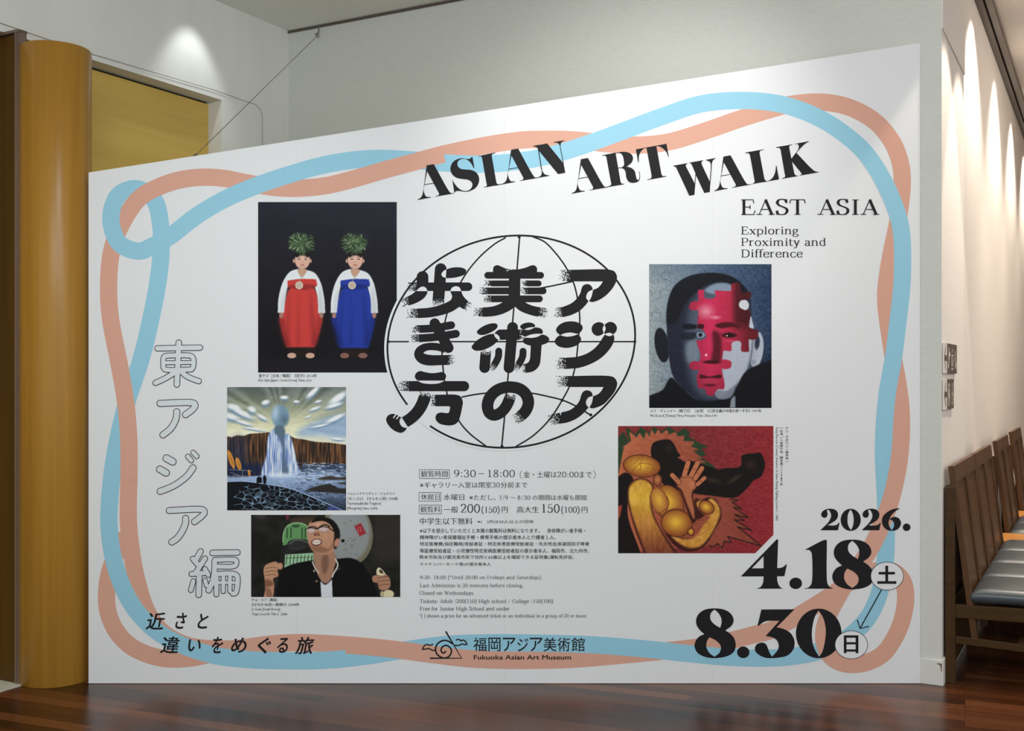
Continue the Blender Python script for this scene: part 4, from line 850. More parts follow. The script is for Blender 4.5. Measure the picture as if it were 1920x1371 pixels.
# ------------------------------------------------------------------ the five printed pictures: simple generic scenes in the print's colours
def blur(a, n):
    n = int(n)
    if n < 1: return a
    for ax in (0, 1):
        for _ in range(2):
            p = np.pad(a, [(n, n) if k == ax else (0, 0) for k in range(a.ndim)], mode='edge')
            c = np.cumsum(p, axis=ax); c = np.concatenate([np.zeros_like(np.take(c, [0], axis=ax)), c], axis=ax)
            m = p.shape[ax]; w = 2*n+1
            a = (np.take(c, range(w, m+1), axis=ax)-np.take(c, range(0, m+1-w), axis=ax))/w
    return a
class Pic:
    """colour field sampled on a fine mesh; shapes are given on the enlarged view"""
    def __init__(s, x0, y0, x1, y1, ox, oy, sc, seed=1, ss=2):
        s.r = (x0, y0, x1, y1); s.ox, s.oy, s.sc = ox, oy, sc; s.ss = ss
        s.w = int(round((x1-x0)*ss))+1; s.h = int(round((y1-y0)*ss))+1
        gx = np.linspace(x0, x1, s.w); gy = np.linspace(y0, y1, s.h); GX, GY = np.meshgrid(gx, gy)
        s.X = (GX-ox)*sc; s.Y = (GY-oy)*sc; s.c = np.zeros((s.h, s.w, 3)); s.rng = np.random.default_rng(seed)
    def px(s, d): return d/s.sc*s.ss
    def col(s, c): return np.broadcast_to(np.asarray(c, float), s.c.shape) if np.ndim(c) == 1 else c
    def mix(s, m, c): m = np.clip(m, 0, 1)[..., None]; s.c = s.c*(1-m)+s.col(c)*m
    def poly_mask(s, pts):
        X, Y = s.X, s.Y; m = np.zeros(X.shape, bool); n = len(pts)
        for i in range(n):
            (x0, y0), (x1, y1) = pts[i], pts[(i+1) % n]
            if y0 == y1: continue
            c = ((Y >= min(y0, y1)) & (Y < max(y0, y1))); m ^= c & (X < x0+(Y-y0)*(x1-x0)/(y1-y0))
        return m.astype(float)
    def poly(s, txt, c, soft=0.0, a=1.0):
        pts = zoom(0, 0, 1)(txt) if isinstance(txt, str) else txt
        if len(pts) > 400: pts = pts[::2]
        s.mix(blur(s.poly_mask(pts), max(soft and 1, round(s.px(soft)/2)) if soft else 0)*a, c)
    def ell_mask(s, cx, cy, rx, ry, rot=0.0, soft=0.12):
        c, k = math.cos(rot), math.sin(rot); x = (s.X-cx)*c+(s.Y-cy)*k; y = -(s.X-cx)*k+(s.Y-cy)*c
        return np.clip((1-np.sqrt((x/rx)**2+(y/ry)**2))/max(soft, 1e-3)+0.5*(soft < .2), 0, 1)
    def ell(s, cx, cy, rx, ry, c, rot=0.0, soft=0.12, a=1.0): s.mix(s.ell_mask(cx, cy, rx, ry, rot, soft)*a, c)
    def line(s, pts, w, c, a=1.0):
        d = np.full(s.X.shape, 1e9)
        for (x0, y0), (x1, y1) in zip(pts, pts[1:]):
            dx, dy = x1-x0, y1-y0; t = np.clip(((s.X-x0)*dx+(s.Y-y0)*dy)/max(dx*dx+dy*dy, 1e-9), 0, 1)
            d = np.minimum(d, np.hypot(s.X-x0-t*dx, s.Y-y0-t*dy))
        px = s.sc/s.ss; s.mix(np.clip((w/2-d)/px+0.5, 0, 1)*a, c)
    def curve(s, txt, w, c, a=1.0): s.line(zoom(0, 0, 1)(txt, False)[::3]+[zoom(0, 0, 1)(txt, False)[-1]], w, c, a)
    def noise(s, fx, fy, oct_=3):
        out = np.zeros(s.X.shape); amp = 1.0; tot = 0
        for o in range(oct_):
            nx = max(2, int((s.X.max()-s.X.min())/fx*2**o)+2); ny = max(2, int((s.Y.max()-s.Y.min())/fy*2**o)+2)
            g = s.rng.random((ny, nx)); u = (s.X-s.X.min())/(s.X.max()-s.X.min())*(nx-1.001); v = (s.Y-s.Y.min())/(s.Y.max()-s.Y.min())*(ny-1.001)
            i, j = u.astype(int), v.astype(int); fu, fv = u-i, v-j; fu = fu*fu*(3-2*fu); fv = fv*fv*(3-2*fv)
            out += amp*((g[j, i]*(1-fu)+g[j, i+1]*fu)*(1-fv)+(g[j+1, i]*(1-fu)+g[j+1, i+1]*fu)*fv); tot += amp; amp *= .55
        return out/tot
    def grad(s, stops, axis='y'):
        t = s.Y if axis == 'y' else s.X; xs = [p for p, _ in stops]
        return np.stack([np.interp(t, xs, [c[k] for _, c in stops]) for k in range(3)], -1)
    def build(s, name, k, label, clip=None, layer=4):
        x0, y0, x1, y1 = s.r; c = np.clip(s.c, 0, 255); c = np.clip(lin(c)*k, 0, 0.92)
        gx = np.linspace(x0, x1, s.w); gy = np.linspace(y0, y1, s.h); GX, GY = np.meshgrid(gx, gy)
        if clip: GX, GY = clip(GX, GY)
        co = np.stack([(GX-945.5)*BS, np.full(GX.shape, -layer*DL), CAMZ+(HOR-GY)*BS], -1).reshape(-1, 3)
        w, h = s.w, s.h; idx = np.arange(w*h).reshape(h, w)
        q = np.stack([idx[1:, :-1], idx[1:, 1:], idx[:-1, 1:], idx[:-1, :-1]], -1).reshape(-1, 4)
        me = bpy.data.meshes.new(name); me.vertices.add(len(co)); me.vertices.foreach_set('co', co.ravel())
        me.loops.add(q.size); me.loops.foreach_set('vertex_index', q.ravel().astype(np.int32))
        me.polygons.add(len(q)); me.polygons.foreach_set('loop_start', np.arange(0, q.size, 4, dtype=np.int32)); me.polygons.foreach_set('loop_total', np.full(len(q), 4, np.int32))
        me.update(calc_edges=True)
        at = me.color_attributes.new('ink', 'FLOAT_COLOR', 'POINT')
        at.data.foreach_set('color', np.concatenate([c.reshape(-1, 3), np.ones((w*h, 1))], 1).astype(np.float32).ravel())
        me.materials.append(PICM); o = bpy.data.objects.new(name, me); COL.objects.link(o); o.parent = BOARD; o['label'] = label
        return o
PICM = mat('picture_ink', (0.5, 0.5, 0.5), 0.55, 0.12)
_nt, _b, _N, _L = nodes(PICM); _a = _N('ShaderNodeAttribute'); _a.attribute_name = 'ink'; _L(_a.outputs['Color'], _b.inputs['Base Color'])
rnd = random.Random(11)

# 1: two figures in bell-shaped dresses on a dark ground
p = Pic(484, 379, 744, 698.6, 470, 370, 3.917, 3)
p.c[:] = p.grad([(30, (33, 34, 44)), (500, (25, 24, 30)), (1290, (15, 13, 16))])
p.c += (p.noise(150, 150)[..., None]-.5)*7
p.poly('60,1180c 1080,1180c 1080,1290c 60,1290c', (24, 22, 27), 60)
def figure(dx, dress, dark, skirt, foot):
    T_ = lambda t: ' '.join('%g,%s' % (float(k.split(',')[0])+dx, k.split(',')[1]) for k in t.split())
    cx = 380+dx
    p.poly(T_('300,1085 460,1085 465,1165 290,1165'), (30, 22, 20), 12)
    for fx in (-78, 57): p.ell(cx+fx, 1163, 33, 20, foot)
    p.poly(T_(skirt), dress, 6)
    for fx, w in ((60, 34), (-25, 16), (-90, 20)): p.poly(T_('%d,690c %d,690c %d,1090c %d,1090c' % (375+fx, 375+fx+w*.3, 375+fx*1.3+w, 375+fx*1.3-w*.2)), dark, 22, .55)
    p.poly(T_('232,880 262,1000 290,1098 262,1098 222,980 210,890'), dark, 26, .8); p.poly(T_('480,1090 515,960 527,870 505,860 478,980 455,1095'), dark, 26, .6)
    p.poly(T_('345,528 400,532 470,556 512,620 540,740 548,852c 497,852c 492,740 470,660 440,612c 300,612c 272,660 255,750 244,850c 199,850c 205,740 238,620 288,548'), (203, 206, 208), 5)
    p.poly(T_('510,650 530,760 540,850c 505,850c 498,760'), (170, 172, 176), 14, .7); p.poly(T_('270,660 250,760 240,850c 218,850c 232,740'), (176, 178, 182), 14, .6)
    p.poly(T_('272,612c 370,600 480,602c 486,650 430,662 375,655 300,668 275,655'), dress, 5); p.poly(T_('275,655 330,640 430,640 482,652 430,676 330,676'), dark, 10, .7)
    p.poly(T_('345,535 375,585 415,535'), (178, 140, 116), 5); p.line([(350+dx, 545), (372+dx, 590), (357+dx, 630)], 4, (150, 140, 120)); p.line([(408+dx, 545), (378+dx, 596)], 4, (150, 140, 120))
    p.ell(cx, 462, 55, 66, (196, 158, 140)); p.ell(cx-2, 512, 40, 22, (182, 140, 120), soft=.5, a=.6)
    p.ell(cx, 418, 60, 34, (26, 20, 20)); p.ell(cx, 448, 46, 26, (200, 164, 146), soft=.4)
    for e in (-24, 24):
        p.ell(cx+e, 456, 11, 4, (60, 40, 36)); p.line([(cx+e-13, 441), (cx+e+13, 440)], 4, (90, 64, 54), .8); p.ell(cx+e, 482, 15, 12, (206, 140, 130), soft=.8, a=.5)
    p.ell(cx, 478, 8, 5, (160, 112, 98), soft=.6); p.ell(cx, 497, 15, 4, (150, 88, 84)); p.ell(cx-62, 468, 8, 15, (176, 132, 112)); p.ell(cx+60, 468, 8, 15, (180, 136, 116))
    for hx in (225, 520): p.ell(hx+dx, 868, 15, 20, (150, 110, 96))
    p.ell(cx-6, 335, 82, 62, (50, 66, 46), soft=.5)
    for _ in range(210):
        a, r = rnd.uniform(0, 6.28), rnd.uniform(0, 1)**.6; x, y = cx-6+math.cos(a)*82*r, 340+math.sin(a)*66*r; b_ = a+rnd.uniform(-.7, .7)
        g_ = rnd.choice([(82, 104, 72), (48, 66, 44), (112, 132, 98), (34, 48, 34), (64, 88, 58)]); p.line([(x, y), (x+math.cos(b_)*26, y+math.sin(b_)*22)], 5, g_)
    p.ell(357+dx, 647, 29, 29, (188, 176, 160)); p.ell(357+dx, 647, 21, 21, (172, 158, 142))
figure(0, (180, 56, 52), (118, 34, 34), '292,668 455,662 492,735 505,840 527,880 510,980 470,1102c 265,1102c 225,965 212,885 245,800 262,730', (186, 148, 130))
figure(388, (32, 52, 138), (20, 32, 94), '292,668 455,662 505,735 520,840 525,890 510,980 476,1108c 268,1108c 240,985 208,900 236,800 262,730', (120, 86, 76))
p.build('printed_picture', 1.30, 'tall dark picture of two figures in red and blue dresses', None)

# 2: waterfall under a streaked sky
p = Pic(426, 726, 649, 957, 410, 710, 5.272, 5)
sky = p.grad([(80, (92, 100, 98)), (250, (128, 134, 116)), (420, (196, 196, 164)), (560, (226, 222, 192)), (700, (205, 205, 190))]); p.c[:] = sky
r_ = np.hypot(p.X-640, (p.Y-470)*1.0); th = np.arctan2(p.Y-470, p.X-640)
ray = np.interp(np.sin(th*23+3*np.sin(th*7)), [-1, 1], [-14, 16])*np.clip((r_-90)/300, 0, 1); p.c += ray[..., None]
p.poly('760,560 900,450 1262,360 1262,585 1000,570', (120, 150, 190), 60, .75)
def cloud(cx, cy, rx, ry, rot, a=1.0):
    p.ell(cx, cy+ry*.35, rx, ry, (108, 134, 160), rot, .7, .9*a); p.ell(cx, cy-ry*.15, rx*.95, ry*.75, (222, 226, 226), rot, .6, a)
for a_ in ((150, 290, 110, 55, .3), (240, 350, 160, 45, .45), (120, 380, 120, 50, .3), (330, 310, 60, 50, .5), (465, 240, 60, 42, -.3), (648, 190, 56, 32, 0), (770, 230, 42, 24, 0), (930, 140, 120, 42, -.75), (1180, 200, 150, 60, -.6), (1140, 270, 120, 34, -.3), (985, 228, 48, 20, -.3), (950, 300, 80, 24, -.35), (1150, 400, 150, 40, -.45), (880, 380, 50, 14, -.3), (250, 440, 120, 26, .3), (430, 385, 80, 30, .5), (1000, 470, 120, 18, -.2), (350, 500, 150, 20, .15), (1180, 600, 90, 22, .1)): cloud(*a_)
p.c += (p.noise(60, 25)[..., None]-.5)*18
cliff = '85,575 130,580 180,562 255,565 300,548 400,540 505,530c 505,960 85,960c'; cl2 = '700,562c 760,590 830,600 960,625 1100,635 1262,655c 1262,860 1100,850 780,910 700,930c'
for t_ in (cliff, cl2):
    vn = p.noise(9, 160, 3); base = np.stack([np.interp(vn, [.25, .5, .75], v) for v in ((28, 66, 132), (24, 48, 88), (24, 36, 54))], -1)
    p.poly(t_, base, 3)
p.poly('85,600c 250,570 260,960 85,960c', (34, 44, 74), 80, .6); p.poly('85,850c 420,830c 470,960c 85,990c', (22, 34, 66), 40, .8)
sea = p.grad([(880, (56, 70, 96)), (960, (150, 172, 204)), (1090, (104, 126, 160)), (1300, (40, 48, 60))]); p.poly('85,985c 430,960c 800,905 830,850c 1262,845c 1262,1310c 85,1310c', sea, 6)
p.mix(np.clip((p.noise(46, 9)-.52)*6, 0, 1)*(p.Y > 830)*(p.X > 760)*(p.Y < 1010)*.8, (196, 208, 224)); p.mix(np.clip((p.noise(40, 8)-.55)*6, 0, 1)*(p.Y > 830)*(p.X > 760)*.8, (30, 38, 52))
p.mix(np.clip((p.noise(16, 8)-.5)*4, 0, 1)*(p.Y > 960)*(p.Y < 1180)*.5, (190, 202, 226))
p.poly('500,545 560,500 610,560 640,560 690,550 740,680 770,830 800,935 640,960 520,975 425,965 470,760', (120, 150, 200), 8)
st = p.noise(7, 150, 3); p.poly('505,545 560,500 600,600 630,700 640,950 530,968 430,955 480,750', np.stack([np.interp(st, [.3, .7], v) for v in ((92, 226), (118, 234), (172, 246))], -1), 8); p.poly('655,600 690,550 735,660 770,830 800,930 650,945', np.stack([np.interp(st, [.3, .7], v) for v in ((92, 222), (118, 232), (172, 246))], -1), 8)
p.poly('560,500 640,500 655,620 665,800 690,945 640,945 632,700 600,600', (78, 96, 116), 14, .85)
p.ell(610, 372, 100, 128, (112, 140, 160), 0, .25); p.ell(560, 340, 50, 110, (176, 196, 212), .15, .8, .8); p.ell(650, 410, 55, 80, (78, 100, 112), 0, .9, .8); p.poly('560,470 640,470 650,560 560,545', (84, 104, 118), 14)
p.mix(p.ell_mask(620, 955, 220, 36, 0, .9)*.85, (214, 222, 236))
for x, y, rx, ry, rt in ((124, 800, 26, 108, -.32), (196, 842, 26, 72, -.3), (302, 932, 14, 36, -.15)): p.ell(x, y, rx, ry, (196, 132, 58), rt, .2); p.ell(x+6, y+10, rx*.5, ry*.8, (150, 92, 40), rt, .8, .7)
for x0, y0, x1, y1 in ((110, 900, 330, 912), (150, 960, 330, 966), (235, 900, 240, 1000), (120, 930, 300, 990)): p.line([(x0, y0), (x1, y1)], 5, (170, 170, 168), .7)
p.poly('870,1105 980,1060 1105,1045 1180,1080 1262,1085c 1262,1140c 1000,1120', (42, 40, 38), 8); p.poly('975,995 1100,960 1180,975 1262,965c 1262,1005c', (58, 54, 50), 8); p.poly('1160,1035 1262,1020c 1262,1050c', (52, 50, 48), 8)
p.poly('85,1018c 250,1015 480,1045 700,1085 900,1160 1080,1240 1230,1310c 85,1310c', (16, 19, 24), 6)
pts_ = np.array([(rnd.uniform(150, 1180), rnd.uniform(1040, 1310)) for _ in range(120)])
d = np.sort(np.stack([np.hypot((p.X-a)*.75, (p.Y-b)*1.25) for a, b in pts_]), 0)[:2]; edge_ = np.clip(1-(d[1]-d[0])/9, 0, 1)*p.poly_mask(zoom(0, 0, 1)('300,1050 480,1058 700,1095 900,1170 1080,1250 1200,1300 900,1300 150,1260 160,1150'))
p.mix(edge_*np.clip(p.noise(60, 40)*1.8-.2, 0, 1), (150, 186, 214))
p.curve('85,1018 250,1015 480,1045 700,1085 900,1160 1080,1240 1230,1305', 9, (168, 190, 226), .85)
p.poly('1100,1260 1240,1310c 1050,1310c', (70, 80, 150), 14, .7); p.poly('375,1035c 378,985 400,968 425,985 430,1030c', (12, 14, 20), 4); p.poly('445,1042c 440,975 455,955 470,975 470,1042c', (12, 14, 20), 4)
p.build('printed_picture', 1.28, 'square picture of a waterfall between brown cliffs under a streaked sky')

# 3: shouting man with raised fists
p = Pic(471, 965.5, 750.5, 1119.5, 450, 950, 6.0, 7)
p.c[:] = (27, 26, 24); p.c += (p.noise(140, 90)[..., None]-.45)*26; p.poly('1480,90c 1810,90c 1810,640c 1500,640c', (46, 44, 38), 90, .8); p.poly('560,150 840,120 860,180 600,210', (70, 54, 42), 30, .8)
p.poly('520,95c 560,95c 545,150c 515,150c', (110, 40, 60), 8, .8); p.poly('150,100 300,95 260,140', (64, 64, 66), 30, .7); p.ell(630, 420, 160, 90, (40, 42, 40), 0, .5)
disc_ = p.ell_mask(1215, 290, 275, 370, -.2, .02); p.mix(disc_, (128, 132, 132)); p.mix(disc_*p.ell_mask(1100, 200, 300, 300, 0, 1.2)*.5, (146, 150, 152)); p.mix(disc_*(np.clip((np.hypot(p.X-1215, (p.Y-290)*.74)-225)/40, 0, 1)), (104, 100, 82))
for _ in range(26):
    p.mix(disc_*p.ell_mask(rnd.uniform(1080, 1450), rnd.uniform(140, 600), rnd.uniform(6, 20), rnd.uniform(6, 20), 0, .7)*.6, (84, 84, 80))
p.ell(1158, 385, 20, 20, (24, 24, 24)); p.poly('1285,222c 1360,185c 1420,300c 1348,335c', (140, 40, 48), 2); p.line([(1325, 235), (1335, 290)], 9, (196, 120, 124), .7); p.line([(1350, 228), (1362, 280)], 9, (196, 120, 124), .7)
p.poly('480,440c 485,300 530,210 640,178 740,200 800,270c 800,400 740,370 640,365 560,385 520,430', (88, 132, 84), 3); p.curve('485,400 492,300 545,215 640,182 735,205 770,240', 10, (136, 172, 128))
for x in (530, 575, 700, 735): p.line([(x, 240), (x, 350)], 10, (24, 34, 24))
p.poly('580,215 640,205 675,212 655,232 600,232', (48, 74, 46), 4)
p.curve('560,420 620,380 700,380 770,410', 16, (80, 82, 80)); p.curve('560,460 640,480 730,450', 14, (52, 52, 52))
p.poly('508,540c 830,520c 830,620c 500,690c', (140, 178, 142), 3)
for i in range(8): p.line([(530+i*40, 548), (520+i*40, 650)], 9, (36, 48, 38))
p.line([(510, 580), (820, 570)], 7, (60, 84, 62))
p.poly('820,520c 1060,500c 1090,640 1050,760 985,860 900,830 850,700', (150, 112, 90), 6); p.poly('930,560 980,540 1000,640 960,760 930,740', (104, 74, 58), 20, .8)
p.poly('755,255 800,165 900,130 1010,150 1070,260 1080,420 1040,510 930,540 830,510 775,420', (172, 128, 102), 4)
p.poly('770,420 830,500 940,520 1030,480 1050,380 1000,470 900,440 820,440', (120, 84, 64), 22, .8); p.ell(880, 200, 80, 40, (196, 154, 130), 0, .9, .7); p.ell(960, 330, 40, 50, (186, 140, 112), 0, .9, .7)
p.poly('800,180 840,135 930,118 1040,150 1110,240 1122,350 1095,365 1060,290 1020,210 950,165 880,165', (20, 18, 17), 5); p.poly('1062,300c 1110,290c 1120,360 1075,480 1058,470', (26, 22, 20), 10)
p.ell(1090, 405, 30, 55, (170, 118, 100), .3, .2); p.curve('770,235 830,228 870,245', 14, (50, 36, 30)); p.curve('890,235 950,205 1010,225', 16, (46, 34, 30))
for cx, cy, rx in ((800, 268, 48), (940, 255, 55)):
    p.ell(cx, cy, rx, 30, (190, 176, 182), -.06, .1, .75); p.curve('%g,%g %g,%g %g,%g' % (cx-rx, cy-14, cx, cy-28, cx+rx, cy-16), 9, (26, 24, 26)); p.curve('%g,%g %g,%g %g,%g' % (cx-rx, cy+10, cx, cy+30, cx+rx, cy+12), 5, (120, 116, 118))
p.line([(845, 255), (888, 248)], 9, (26, 24, 26)); p.line([(995, 235), (1070, 290)], 12, (26, 24, 26)); p.ell(862, 308, 44, 26, (140, 92, 74), 0, .4); p.ell(845, 322, 10, 7, (60, 34, 28)); p.ell(885, 320, 10, 7, (60, 34, 28))
p.ell(862, 402, 62, 40, (96, 48, 42), -.1, .12); p.ell(862, 400, 50, 29, (204, 194, 182), -.1, .12); p.line([(815, 404), (910, 396)], 4, (140, 120, 108))
for i in range(5): p.line([(826+i*18, 378), (826+i*18, 424)], 3, (160, 144, 132), .7)
p.poly('410,1020c 430,850 470,720 560,660 820,600c 880,780 920,840c 915,1020c', (13, 13, 14), 4); p.poly('1040,1020c 1035,790c 1090,590c 1250,580 1370,640 1450,760 1520,900 1560,1020c', (13, 13, 14), 4)
p.poly('905,840c 960,880 1035,820c 1042,1020c 915,1020c', (192, 196, 202), 3); p.curve('905,835 960,872 1030,825', 8, (60, 56, 60)); p.curve('815,620 850,700 885,745', 14, (186, 180, 172)); p.curve('1075,590 1100,660 1050,760 1040,790', 16, (190, 186, 178))
p.ell(835, 725, 12, 16, (120, 118, 112)); p.ell(862, 840, 14, 14, (110, 92, 58)); p.line([(1090, 720), (1125, 690)], 6, (96, 96, 96))
def fist(dx, dy, fl, c0, c1):
    f = lambda t: ' '.join('%g,%s%s' % (dx+fl*float(k.rstrip('c').split(',')[0]), dy+float(k.rstrip('c').split(',')[1]), '') for k in t.split())
    p.poly(f('0,60 20,10 90,-25 150,-30 165,10 160,70 165,130 110,160 120,230 90,400 10,400 20,260 10,150'), c0, 5); p.ell(dx+fl*185, dy+18, 36, 42, c0, 0, .2)
    for yy in (32, 72, 112): p.curve(f('20,%g 90,%g 150,%g' % (yy+12, yy, yy+6)), 6, c1)
    p.poly(f('20,170 100,190 110,230 20,250'), c1, 20, .7)
fist(265, 652, 1, (176, 130, 102), (96, 62, 46)); p.poly('285,905c 340,930 370,1020c 300,1020c', (134, 94, 74), 8)
p.poly('1490,790 1530,770 1560,775 1620,755 1680,800 1690,900 1640,940 1570,930 1545,860 1500,850', (158, 116, 92), 5)
for yy in (790, 832, 876): p.curve('1550,%g 1620,%g 1680,%g' % (yy+14, yy, yy-2), 7, (92, 62, 48))
p.poly('1540,770c 1535,720 1560,685 1600,710 1640,760c 1600,775', (206, 196, 160), 4); p.poly('1570,740 1575,705 1605,730 1610,755', (60, 48, 36), 5); p.ell(1670, 985, 62, 48, (196, 186, 152), 0, .12); p.ell(1600, 985, 26, 40, (170, 158, 124), 0, .3)
p.build('printed_picture', 1.30, 'wide dark picture of a shouting man with raised fists')

# 4: a plain face half in shade with a crimson puzzle patch
p = Pic(1217, 495.5, 1446.5, 765, 1190, 480, 4.422, 9)
p.c[:] = p.grad([(120, (140, 150, 152)), (420, (110, 126, 140)), (700, (70, 90, 116)), (1135, (40, 56, 82))], 'x')
p.mix(np.clip((260-p.Y)/260, 0, 1)*.5, (66, 84, 104)); p.mix(np.clip((p.Y-700)/500, 0, 1)*np.clip((p.X-700)/300, 0, 1), (22, 26, 38)); p.c += (p.noise(14, 14, 3)[..., None]-.5)*40
def knob(pts, w=3): p.curve(pts, w, (60, 72, 84), .75)
knob('290,290 295,210 240,190 225,150 300,128 305,70'); knob('120,285 140,300 160,350 210,345 215,290 290,285'); knob('120,545 140,530 140,480 180,465 215,490 210,540 270,555'); knob('120,800 160,830 150,860 210,900 270,920'); knob('150,960 190,955 230,985 215,1040 290,1010')
p.ell(225, 740, 58, 145, (24, 26, 34), -.15, .1); p.ell(1010, 780, 56, 150, (170, 176, 188), .12, .15); p.ell(1015, 720, 26, 70, (40, 44, 60), .1, .4); p.ell(985, 880, 30, 30, (140, 148, 164), 0, .6)
p.poly('265,560 275,380 330,250 440,170 600,142 760,160 880,220 950,320 970,480 985,620 975,800 930,980 850,1090 760,1170 560,1200 420,1120 320,1000 285,850', (30, 34, 48), 6)
p.poly('430,600 480,380 600,260 800,230 900,330 960,560 965,820 900,1010 800,1120 640,1190 520,1130 450,950', (96, 108, 126), 70, .65)
p.poly('720,640 960,600 965,820 905,1000 820,1090 700,1180 660,1100 720,950', (172, 178, 190), 24, .95); p.poly('580,290 700,215 800,240 805,300 700,320', (128, 144, 164), 14, .9); p.poly('430,720 520,700 545,830 500,900 440,880', (118, 128, 142), 30, .8); p.ell(905, 410, 42, 46, (196, 200, 206), 0, .15); p.poly('945,590 985,600 975,540 965,500', (180, 188, 198), 6)
p.poly('400,200 600,142 790,165 900,250 955,330 880,330 800,235 640,230 520,290 430,380 330,560 270,560 280,380 320,270', (20, 21, 28), 12)
p.poly('120,1160c 230,1110 300,1010 380,1080 500,1180 640,1200 800,1150 840,1100 920,960 1135,860c 1135,1262c 120,1262c', (15, 16, 21), 10); p.poly('790,1260c 800,1190 830,1160 835,1260c', (130, 138, 148), 8); p.poly('660,1110 760,1120 830,1080 800,1170 700,1185', (118, 126, 140), 10, .9)
crim = '528,285 575,283c 580,345 625,358 668,340 662,285c 740,290 800,292c 805,235 860,225 880,290 900,310 958,300 955,355 905,362 870,372 865,420 905,448 945,450 960,470c 945,590c 985,610 1020,615 1018,680 985,695 945,690c 950,795c 885,790 880,715 840,705 805,722 800,785 735,785c 722,860c 770,862 800,880 795,925 760,938 720,935c 745,1080 735,1108c 690,1105 665,1135 655,1158 600,1150 580,1105 528,1098c 515,1010 535,945c 490,945 455,930 458,890 490,872 535,880c 545,830 510,705c 560,695 590,680 585,640 560,610 515,600c 528,450c 490,450 455,440 455,400 490,375 528,378c'
red = p.grad([(450, (150, 36, 60)), (620, (196, 44, 84)), (800, (170, 40, 66)), (960, (96, 24, 32))], 'x'); p.poly(crim, red, 1.5)
cm = p.poly_mask(zoom(0, 0, 1)(crim)[::2]); cm_ = blur(cm, 1)
def inr(mask, c): p.mix(mask*cm_, c)
inr(p.ell_mask(590, 460, 90, 80, 0, 1)*.75, (226, 170, 180)); inr(p.ell_mask(670, 510, 60, 22, 0, .9)*.6, (236, 190, 196)); inr(np.clip((p.X-790)/60, 0, 1)*np.clip((640-p.Y)/100, 0, 1)*.8, (60, 18, 22))
inr(p.poly_mask(zoom(0, 0, 1)('515,570 570,568 572,600 520,600')), (56, 14, 22)); inr(blur(p.poly_mask(zoom(0, 0, 1)('665,575 740,550 830,560 880,600 820,590 700,598')), 2), (70, 18, 26))
inr(p.ell_mask(785, 655, 85, 36, 0, .3), (150, 36, 62)); inr(p.ell_mask(785, 658, 70, 22, 0, .2), (60, 16, 24)); inr(p.ell_mask(785, 655, 24, 22, 0, .2), (30, 10, 14)); inr(p.ell_mask(765, 662, 9, 8, 0, .5), (226, 190, 196)); inr(p.ell_mask(800, 705, 90, 14, 0, .8)*.8, (206, 70, 100))
inr(blur(p.poly_mask(zoom(0, 0, 1)('650,620 700,640 720,800 700,880 640,880 650,760')), 5)*.9, (74, 18, 28)); inr(p.ell_mask(640, 880, 95, 20, 0, .5), (60, 14, 22)); inr(p.ell_mask(592, 822, 12, 14, 0, .5), (240, 200, 206))
inr(p.poly_mask(zoom(0, 0, 1)('540,985 620,1000 715,985 720,1010 620,1012 540,1012'))*.9, (50, 14, 20)); inr(p.ell_mask(625, 1040, 90, 26, 0, .6)*.8, (186, 62, 84)); inr(p.ell_mask(625, 1072, 70, 16, 0, .6)*.8, (70, 16, 26)); inr(np.clip((p.Y-900)/250, 0, 1)*.35, (90, 22, 34))
p.ell(545, 655, 42, 28, (150, 166, 184), 0, .3, .8); p.ell(545, 655, 20, 20, (20, 22, 30), 0, .3); p.poly('400,570 510,575 512,600 400,600', (18, 20, 28), 8); p.poly('380,650 510,640 505,680 400,690', (22, 26, 36), 14, .8)
p.mix(cm_*np.clip(p.noise(10, 10)-.5, 0, 1)*.3, (90, 20, 34)); p.c += (p.noise(9, 9, 2)[..., None]-.5)*14
p.build('printed_picture', 1.12, 'picture of a shaded blue-grey face with a crimson puzzle patch')

# 5: two rounded wrestling figures, black and yellow, on red
p = Pic(1159, 799, 1450, 1037.5, 1140, 780, 4.897, 13)
p.c[:] = p.grad([(90, (128, 48, 46)), (700, (122, 46, 48)), (1522, (146, 44, 50))], 'x'); p.c += (p.noise(22, 9, 3)[..., None]-.5)*34
for _ in range(330):
    x, y = rnd.uniform(680, 1500), rnd.uniform(100, 520); a = rnd.uniform(-.8, 1.3); p.line([(x, y), (x+math.cos(a)*24, y+math.sin(a)*18)], 4.5, (96, 34, 36), .8)
aura = '90,560c 150,270c 120,300 210,230c 200,150 260,200c 290,160 330,215c 350,150 380,190c 400,130 430,170c 460,130 490,165c 540,130 560,170c 620,150 640,190c 700,180c 690,230c 790,240 760,280c 830,310 780,320c 860,390 810,385c 900,430 860,430c 980,490c 700,520c 1120,760c 1200,770 1130,790c 1230,850 1140,830c 1280,930 1150,900c 1260,960 1150,950c 1330,1050 1180,1010c 1420,1200c 1090,1105c 1130,1170 1060,1150c 1050,1220 1000,1170c 960,1210 930,1190c 860,1262c 90,1262c'
p.poly('90,200c 140,150 190,250c 170,110 250,170c 300,100c 370,150c 420,100c 480,140c 560,100c 640,150c 700,110c 750,150c 740,190c 840,250c 920,280c 860,300c 900,360c 850,380c 960,450c 1000,490c 700,500c 90,560c', (44, 62, 40), 3)
p.poly(aura, np.clip(p.grad([(90, (186, 104, 70)), (600, (160, 84, 62)), (1400, (136, 62, 52))], 'x')+(p.noise(30, 12)[..., None]-.5)*30, 0, 255), 4)
for t_ in ('1120,765 1195,772 1140,795 1225,850 1150,838 1290,935 1160,905 1250,960 1160,955 1320,1050 1190,1020 1410,1195', '1410,1195 1100,1108 1130,1165 1065,1150 1050,1215 1005,1172 965,1205 925,1190'): p.line([tuple(map(float, k.split(','))) for k in t_.split()], 11, (44, 34, 26))
